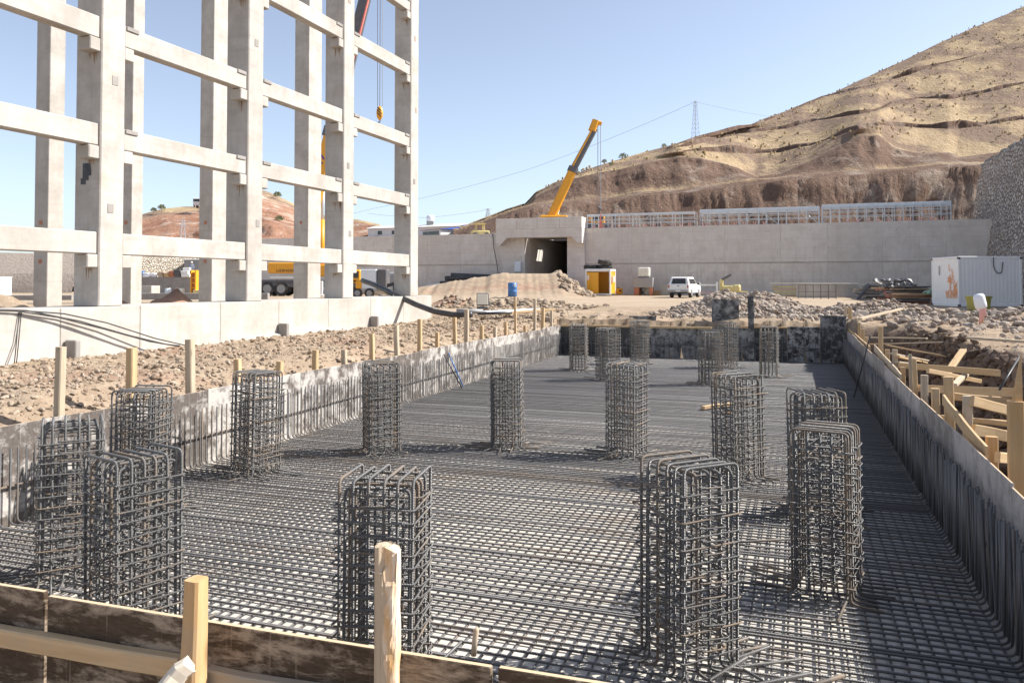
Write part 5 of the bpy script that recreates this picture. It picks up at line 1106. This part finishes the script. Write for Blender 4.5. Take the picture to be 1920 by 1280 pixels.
y = 60; tag(MB().box((D(385, 575, y).x, y, .1), (9.5, .5, .75), .03).build('kerb_wall', M['grey_conc']), 'low grey concrete kerb wall just behind the plinth and the red soil', 'wall')
y = 58; tag(MB().box((D(60, 575, y).x-6, y, .05), (18, .5, .6), .03).build('kerb_wall', M['grey_conc']), 'low grey concrete kerb wall by the dark gravel heaps', 'wall')
y = 104; tag(MB().box((0, 0, 0), (11, 1.2, 4.8), .1).build('stone_wall', M['pale_masonry'], None, loc=(D(302, 520, y).x, y+3, 2.2), rz=.85), 'pale sunlit stone wall behind the piled materials', 'wall')
y = 106; sh = empty('site_shed', (D(366, 520, y).x, y, 0), .1, 'plain grey metal shed beside the pale stone wall', 'shed'); boxes(sh, 'wall', M['grey'], [((0, 1, 2.1), (2.6, 3, 4.2))], .02); boxes(sh, 'roof', M['galv'], [((0, 1, 4.27), (2.9, 3.3, .1))], .01)
rm = random.Random(9)
for i, (px, m_, w_, h_, lab) in enumerate(((262, 'blue', .9, .7, 'blue wrapped bundle on the low wall'), (275, 'sack', 1.0, .5, 'white sack pile on the low wall next to the blue bundle'), (288, 'sack', .8, .45, 'small white sack pile on the low wall'), (302, 'timber_old', .8, .6, 'tan carton on the low wall'), (313, 'timber', .7, .5, 'yellow carton on the low wall'), (323, 'brick', .8, .7, 'brown crate on the low wall'), (333, 'dgrey', .9, .9, 'dark machine part on the low wall'), (347, 'white', 1.1, 1.1, 'white wrapped pallet on the low wall beside the standing worker'))):
    y = 92; p = D(px, 520, y); b = MB()
    for k in range(3): b.box((rm.uniform(-.15, .15)*w_, rm.uniform(-.1, .1), h_*(.17+.33*k)), (w_*rm.uniform(.7, 1), .5, h_*.33), .04)
    tag(b.build('material_bundle', M[m_], None, loc=(p.x, y, 1.9)), lab, 'materials', 'materials on the low wall')
y = 80; p = D(360, 548, y); yf = empty('steel_form', (p.x, y, 0), 0, 'yellow steel formwork panel leaning upright behind the frame', 'form'); boxes(yf, 'panel', M['yellow'], [((0, .1, 1.25), (.12, .9, 2.5)), ((.45, .1, 1.25), (.12, .9, 2.5))], .02); b = MB()
for k in range(5): b.box((.22, .1, .25+.5*k), (.4, .7, .1), .01)
b.build('rib', M['orange'], yf); boxes(yf, 'base_plate', M['yellow2'], [((1.0, 0, .35), (1.5, .8, .35)), ((1.0, 0, .1), (1.0, .6, .2))], .03)
# worker on the low wall
y = 93.2; p = D(359, 520, y); pe = empty('person', (p.x, y, 1.9), .3, 'worker in white helmet and grey blue overalls on the low wall', 'person')
V_ = [(0,0,.92),(0,0,1.15),(0,0,1.42),(0,0,1.52),(0,-.02,1.66),(-.19,0,1.42),(-.25,-.06,1.15),(-.2,-.26,1.0),(.19,0,1.42),(.26,-.04,1.14),(.22,-.24,1.02),(-.1,0,.88),(-.12,-.03,.48),(-.13,0,.06),(-.14,-.14,.04),(.1,0,.88),(.13,.02,.48),(.14,.06,.06),(.15,-.08,.04)]
E_ = [(0,1),(1,2),(2,3),(3,4),(2,5),(5,6),(6,7),(2,8),(8,9),(9,10),(0,11),(11,12),(12,13),(13,14),(0,15),(15,16),(16,17),(17,18)]; RR = [.15,.14,.16,.055,.1,.075,.05,.04,.075,.05,.04,.1,.07,.05,.05,.1,.07,.05,.05]
me = bpy.data.meshes.new('body'); me.from_pydata(V_, E_, []); o = bpy.data.objects.new('body', me); C.objects.link(o); o.parent = pe; me.materials.append(M['cloth'])
sm_ = o.modifiers.new('skin', 'SKIN'); sv = me.skin_vertices[0].data
for i, r in enumerate(RR): sv[i].radius = (r, r)
sv[0].use_root = True; o.modifiers.new('sub', 'SUBSURF').levels = 1
MB().lathe([(.12, 0), (.125, .05), (.09, .12), (.02, .15)], 14).build('helmet', M['white'], pe, True, loc=(0, -.02, 1.68)); MB().lathe([(.05, -.1), (.095, -.05), (.105, .02), (.09, .08), (.03, .1)], 12).build('face', M['skin'], pe, True, loc=(0, -.035, 1.66))
# dark embankment and small white cabin at the far side
b = MB(); k_ = 40
for i in range(k_+1):
    x = -125 + 71*i/k_
    for (yy, z) in ((98, -.2), (99, 2.4), (99.6, 2.5), (103, 5.0 - 1.3*ss(-70, -90, x)), (110, 5.2-1.3*ss(-70, -90, x))): b.v.append((x, yy + .5*fbm(x*.2, z, 3), z + .25*fbm(x*.3, yy*.2, 5)))
b.f = [(i*5+j, (i+1)*5+j, (i+1)*5+j+1, i*5+j+1) for i in range(k_) for j in range(4)]
n = NT('gravel_bank'); v = n.pos(); f = n.noise(v, 2.5, 6, .75); n.bump(f, .8, .2).out(n.mix(f, (.22, .18, .15), (.40, .34, .29)), .95, spec=.1); M['gravel'] = n.m
tag(b.build('embankment', M['gravel'], smooth=True), 'grey gravel embankment beyond the frame', 'terrain', kind='structure')
y = 70; sc = empty('white_cabin', (D(-14, 545, y).x, y, 0), 0, 'small white cabin cut by the picture edge beyond the plinth', 'cabin'); boxes(sc, 'wall', M['white'], [((0, 0, .85), (2.1, 2, 1.7))], .03); boxes(sc, 'roof', M['galv'], [((0, 0, 1.74), (2.2, 2.1, .06))]); boxes(sc, 'stripe', M['purple'], [((.2, -1.02, .8), (.35, .03, 1.4))], 0)
# ---------------------------------------------------------------- site buildings beyond the wall
def longhouse(px0, px1, yb, yt, d0, d1, lab, blue, side):
    p0, p1 = D(px0, yb, d0), D(px1, yb, d1); v_ = (p1-p0); l = v_.xy.length; rz = math.atan2(v_.y, v_.x); h = (D(px1, yt, d1)-p1).z*.74; zb = min(p0.z, p1.z)-.6
    t = empty('site_building', (p0.x, p0.y, zb), rz, lab, 'building'); hh = h+.6
    boxes(t, 'wall', M['white'], [((l/2, 3, hh/2), (l, 6, hh))], 0)
    b = MB(); b.add([(-.3, -.4, hh), (l+.3, -.4, hh), (l+.3, 6.4, hh), (-.3, 6.4, hh), (-.3, 3, hh+h*.42), (l+.3, 3, hh+h*.42)], [(0, 1, 5, 4), (2, 3, 4, 5), (1, 2, 5), (3, 0, 4)]); b.build('roof', M['roofblue'] if side else M['white'], t)
    if blue: b = MB(); b.add([(l+.34, -.3, hh+.02), (l+.34, 6.3, hh+.02), (l+.34, 3, hh+h*.42)], [(0, 1, 2)]); b.add([(l-2.2, -.45, hh+.06), (l+.34, -.45, hh+.06), (l+.34, 3, hh+h*.42+.06), (l-.8, 3, hh+h*.42+.06)], [(0, 1, 2, 3)]); b.build('gable', M['roofblue'], t)
    for i in range(6):
        if R.random() < .8: boxes(t, 'window', M['glass'], [((l*(.12+.14*i), -.03, hh*.62), (.9, .06, .7))], 0)
    return t
longhouse(690, 885, 440, 417, 150, 142, 'long white prefabricated site building with a blue gable', True, False)
longhouse(700, 745, 438, 423, 172, 168, 'small white prefabricated building behind the last frame bay', False, False)
longhouse(792, 826, 441, 425, 126, 122, 'white hut with a blue pitched roof behind the retaining wall', False, True)
p = D(900, 436, 104); mx = empty('yellow_loader', (p.x, 104, 6.9), .2, 'small yellow loader on the terrace beside the tunnel parapet', 'loader'); boxes(mx, 'body', M['yellow2'], [((0, 0, .7), (2.3, 1.4, .8))], .1); b = MB()
for x in (-.6, .5):
    for yy in (-.6, .6): bar(b, (x, yy, 1.0), (x*.85, yy, 1.95), .06, 6)
b.box((-.05, 0, 1.98), (1.4, 1.5, .09), .02); b.build('cab_frame', M['yellow2'], mx)
for x in (-.7, .8):
    for yy in (-.75, .75): wheel(mx, x, yy, .42, .3, 'y')
p = D(807, 418, 148); wt = empty('roof_tank', (p.x, 148, p.z-.3), 0, 'small white water tank on the long site building', 'water tank'); MB().lathe([(.7, .6), (.75, .7), (.75, 1.5), (.5, 1.7), (.1, 1.75)], 14).build('tank', M['sack'], wt, True); boxes(wt, 'stand', M['grey'], [((0, 0, -.2), (1.3, 1.3, 1.6))])
# vehicles on the hills
def lorry(p, yaw, lab):
    t = empty('lorry', p, yaw, lab, 'lorry'); t.scale = (.72, .72, .72); boxes(t, 'cab', M['white'], [((0, -2.6, 1.7), (2.2, 1.8, 2.2))], .12); boxes(t, 'windscreen', M['glass'], [((0, -3.52, 2.1), (1.9, .05, .8))], .02); boxes(t, 'load_body', M['white'], [((0, .6, 1.9), (2.3, 4.2, 1.9))], .05)
    for s_ in (-1, 1):
        for y in (-2.4, .3, 1.7): wheel(t, s_*.95, y, .5, .3)
p = D(374, 389, 186); lorry((p.x, p.y, p.z-.1), .1, 'white lorry parked on the crest of the red hill')
p = D(1691, 384, 120); tk2 = copy_tree(tk); tk2.location = (p.x, 120, p.z); tk2.rotation_euler = (0, 0, rad(160)); tag(tk2, 'white pickup high on the haul road above the galvanised frames', 'pickup')
# shrubs
n = NT('shrub_leaf'); n.out(n.mix(n.noise(n.pos(), 2.0, 3), (.07, .085, .035), (.17, .18, .09)), .8, spec=.2); M['leaf'] = n.m
def shrub(px, py, d, r, lab):
    p = D(px, py, d); t = empty('shrub', p, 0, lab, 'shrub', 'shrubs on the hills'); b = MB()
    for k in range(5): b.tube([(0, 0, -.4), (R.uniform(-.4, .4)*r, R.uniform(-.4, .4)*r, r*R.uniform(.6, 1.2))], [.06*r, .015], 5)
    b.build('stem', M['timber_old'], t); b = MB()
    for k in range(170):
        a_, e_ = R.random()*6.28, R.uniform(-.3, 1.4); q = Vector((math.cos(a_)*math.cos(e_), math.sin(a_)*math.cos(e_), math.sin(e_)))*r*R.uniform(.45, 1.05); q.z = q.z*.85+r*.45
        u = Vector((R.gauss(0, 1), R.gauss(0, 1), R.gauss(0, 1))).normalized()*r*.17; w_ = u.orthogonal().normalized()*r*.12; b.add([q-u, q+w_, q+u, q-w_], [(0, 1, 2, 3)])
    b.build('foliage', M['leaf'], t)
for (px, py, d, r, lab) in ((1168, 298, 144, .8, 'tallest loose shrub on the crest above the upper cut'), (1133, 306, 141, .55, 'small shrub on the crest above the crane cables'), (1245, 276, 149, .5, 'lone thin shrub high on the slope short of the pylon'), (1146, 311, 136, .45, 'low shrub just under the crest of the upper cut'), (1085, 326, 139, .35, 'tiny shrub where the crest meets the crane boom'),
                            (288, 397, 186, .75, 'dark shrub on the red hill crest, near the first frame column'), (303, 393, 186, .9, 'rounder shrub on the red hill crest'), (520, 370, 200, 1.1, 'olive shrub on the crest between the frame columns'), (524, 415, 160, .9, 'dark shrub half way down the hill between the frame columns')): shrub(px, py, d, r, lab)
# pylons and wires
def pylon(px, yb, yt, d, lab, w=1.2):
    p0, p1 = D(px, yb, d), D(px, yt, d); h = p1.z-p0.z; t = empty('pylon', p0, .5, lab, 'pylon', 'lattice pylons'); b = MB(); k = 9; r = .032
    for i in range(k):
        z0, z1 = h*i/k-(.8 if i == 0 else 0), h*(i+1)/k; a0, a1 = w*(1-.75*i/k)/2, w*(1-.75*(i+1)/k)/2; c0 = [(-a0,-a0,z0),(a0,-a0,z0),(a0,a0,z0),(-a0,a0,z0)]; c1 = [(-a1,-a1,z1),(a1,-a1,z1),(a1,a1,z1),(-a1,a1,z1)]
        for j in range(4): bar(b, c0[j], c1[j], r, 4); bar(b, c0[j], c1[(j+1) % 4], r*.7, 4); bar(b, c1[j], c1[(j+1) % 4], r*.7, 4)
    b.build('lattice_mast', M['pylon'], t); b = MB(); bar(b, (-w*.9, 0, h*.97), (w*.9, 0, h*.97), r, 4); bar(b, (-w*.6, 0, h*.88), (w*.6, 0, h*.88), r, 4); b.build('cross_arm', M['pylon'], t)
pylon(1304, 266, 190, 156, 'tall lattice pylon on the hillside crest', 1.25); pylon(915, 412, 391, 150, 'small distant pylon beside the spoil heap', .9); pylon(342, 500, 412, 120, 'pale lattice pylon before the red hill', 1.3)
def wire(pts, lab, r=.026):
    out = []
    for i in range(len(pts)-1):
        for k in range(8):
            t = k/8; q = pts[i].lerp(pts[i+1], t); q.z -= 4*t*(1-t)*(pts[i+1]-pts[i]).length*.012; out.append(q)
    out.append(pts[-1]); tag(MB().tube(out, r, 4).build('power_line', M['wire']), lab, 'power line')
wire([D(1304, 191, 156), D(990, 318, 170), D(700, 391, 185), D(500, 430, 200)], 'long thin power line running from the tall pylon across the sky'); wire([D(1304, 191, 156), D(1470, 222, 170)], 'short power line from the tall pylon to the hillside', .022); wire([D(915, 393, 150), D(800, 408, 155), D(690, 400, 165)], 'faint power line from the small pylon over the site buildings', .022)
# rods draped over the plinth
for i, (pts, lab) in enumerate(([[(-60, 581), (30, 583), (110, 595), (200, 618), (280, 640), (333, 649)], 'lowest of the long rods draped down the plinth'], [[(-60, 579), (50, 582), (150, 602), (240, 628), (310, 645), (338, 648)], 'middle one of the long rods draped down the plinth'], [[(40, 582), (120, 588), (200, 605), (290, 634), (368, 652)], 'topmost of the long rods draped down the plinth'])):
    ps = [Pc(*p, C_F+.12+.28*max(0, (p[0])/370)) for p in pts]; o_ = []
    for j in range(len(ps)-1):
        for k in range(3): o_.append(ps[j].lerp(ps[j+1], k/3))
    tag(MB().tube(o_+[ps[-1]], .014, 6).build('steel_rod', M['black'], None, True), lab, 'steel rod', 'rods draped over the plinth')
for i, px in enumerate((36, 40)): tag(MB().tube([Pc(px, 585, C_F+.1), Pc(px-5, 640, C_F+.14), Pc(px-10, 690, C_F+.3)], .011, 6).build('hanging_rod', M['black'], None, True), ('first', 'second')[i]+' of two thin rods hanging straight down the plinth face', 'steel rod', 'rods hanging on the plinth')
q = P(2, 770, -.45); tag(MB().tube([P(-80, 778, -.42), P(20, 771, -.4), P(102, 764, -.38)], .014, 6).build('ground_rod', M['rebar'], None, True), 'steel bar lying on the soil by the first stake', 'steel bar')
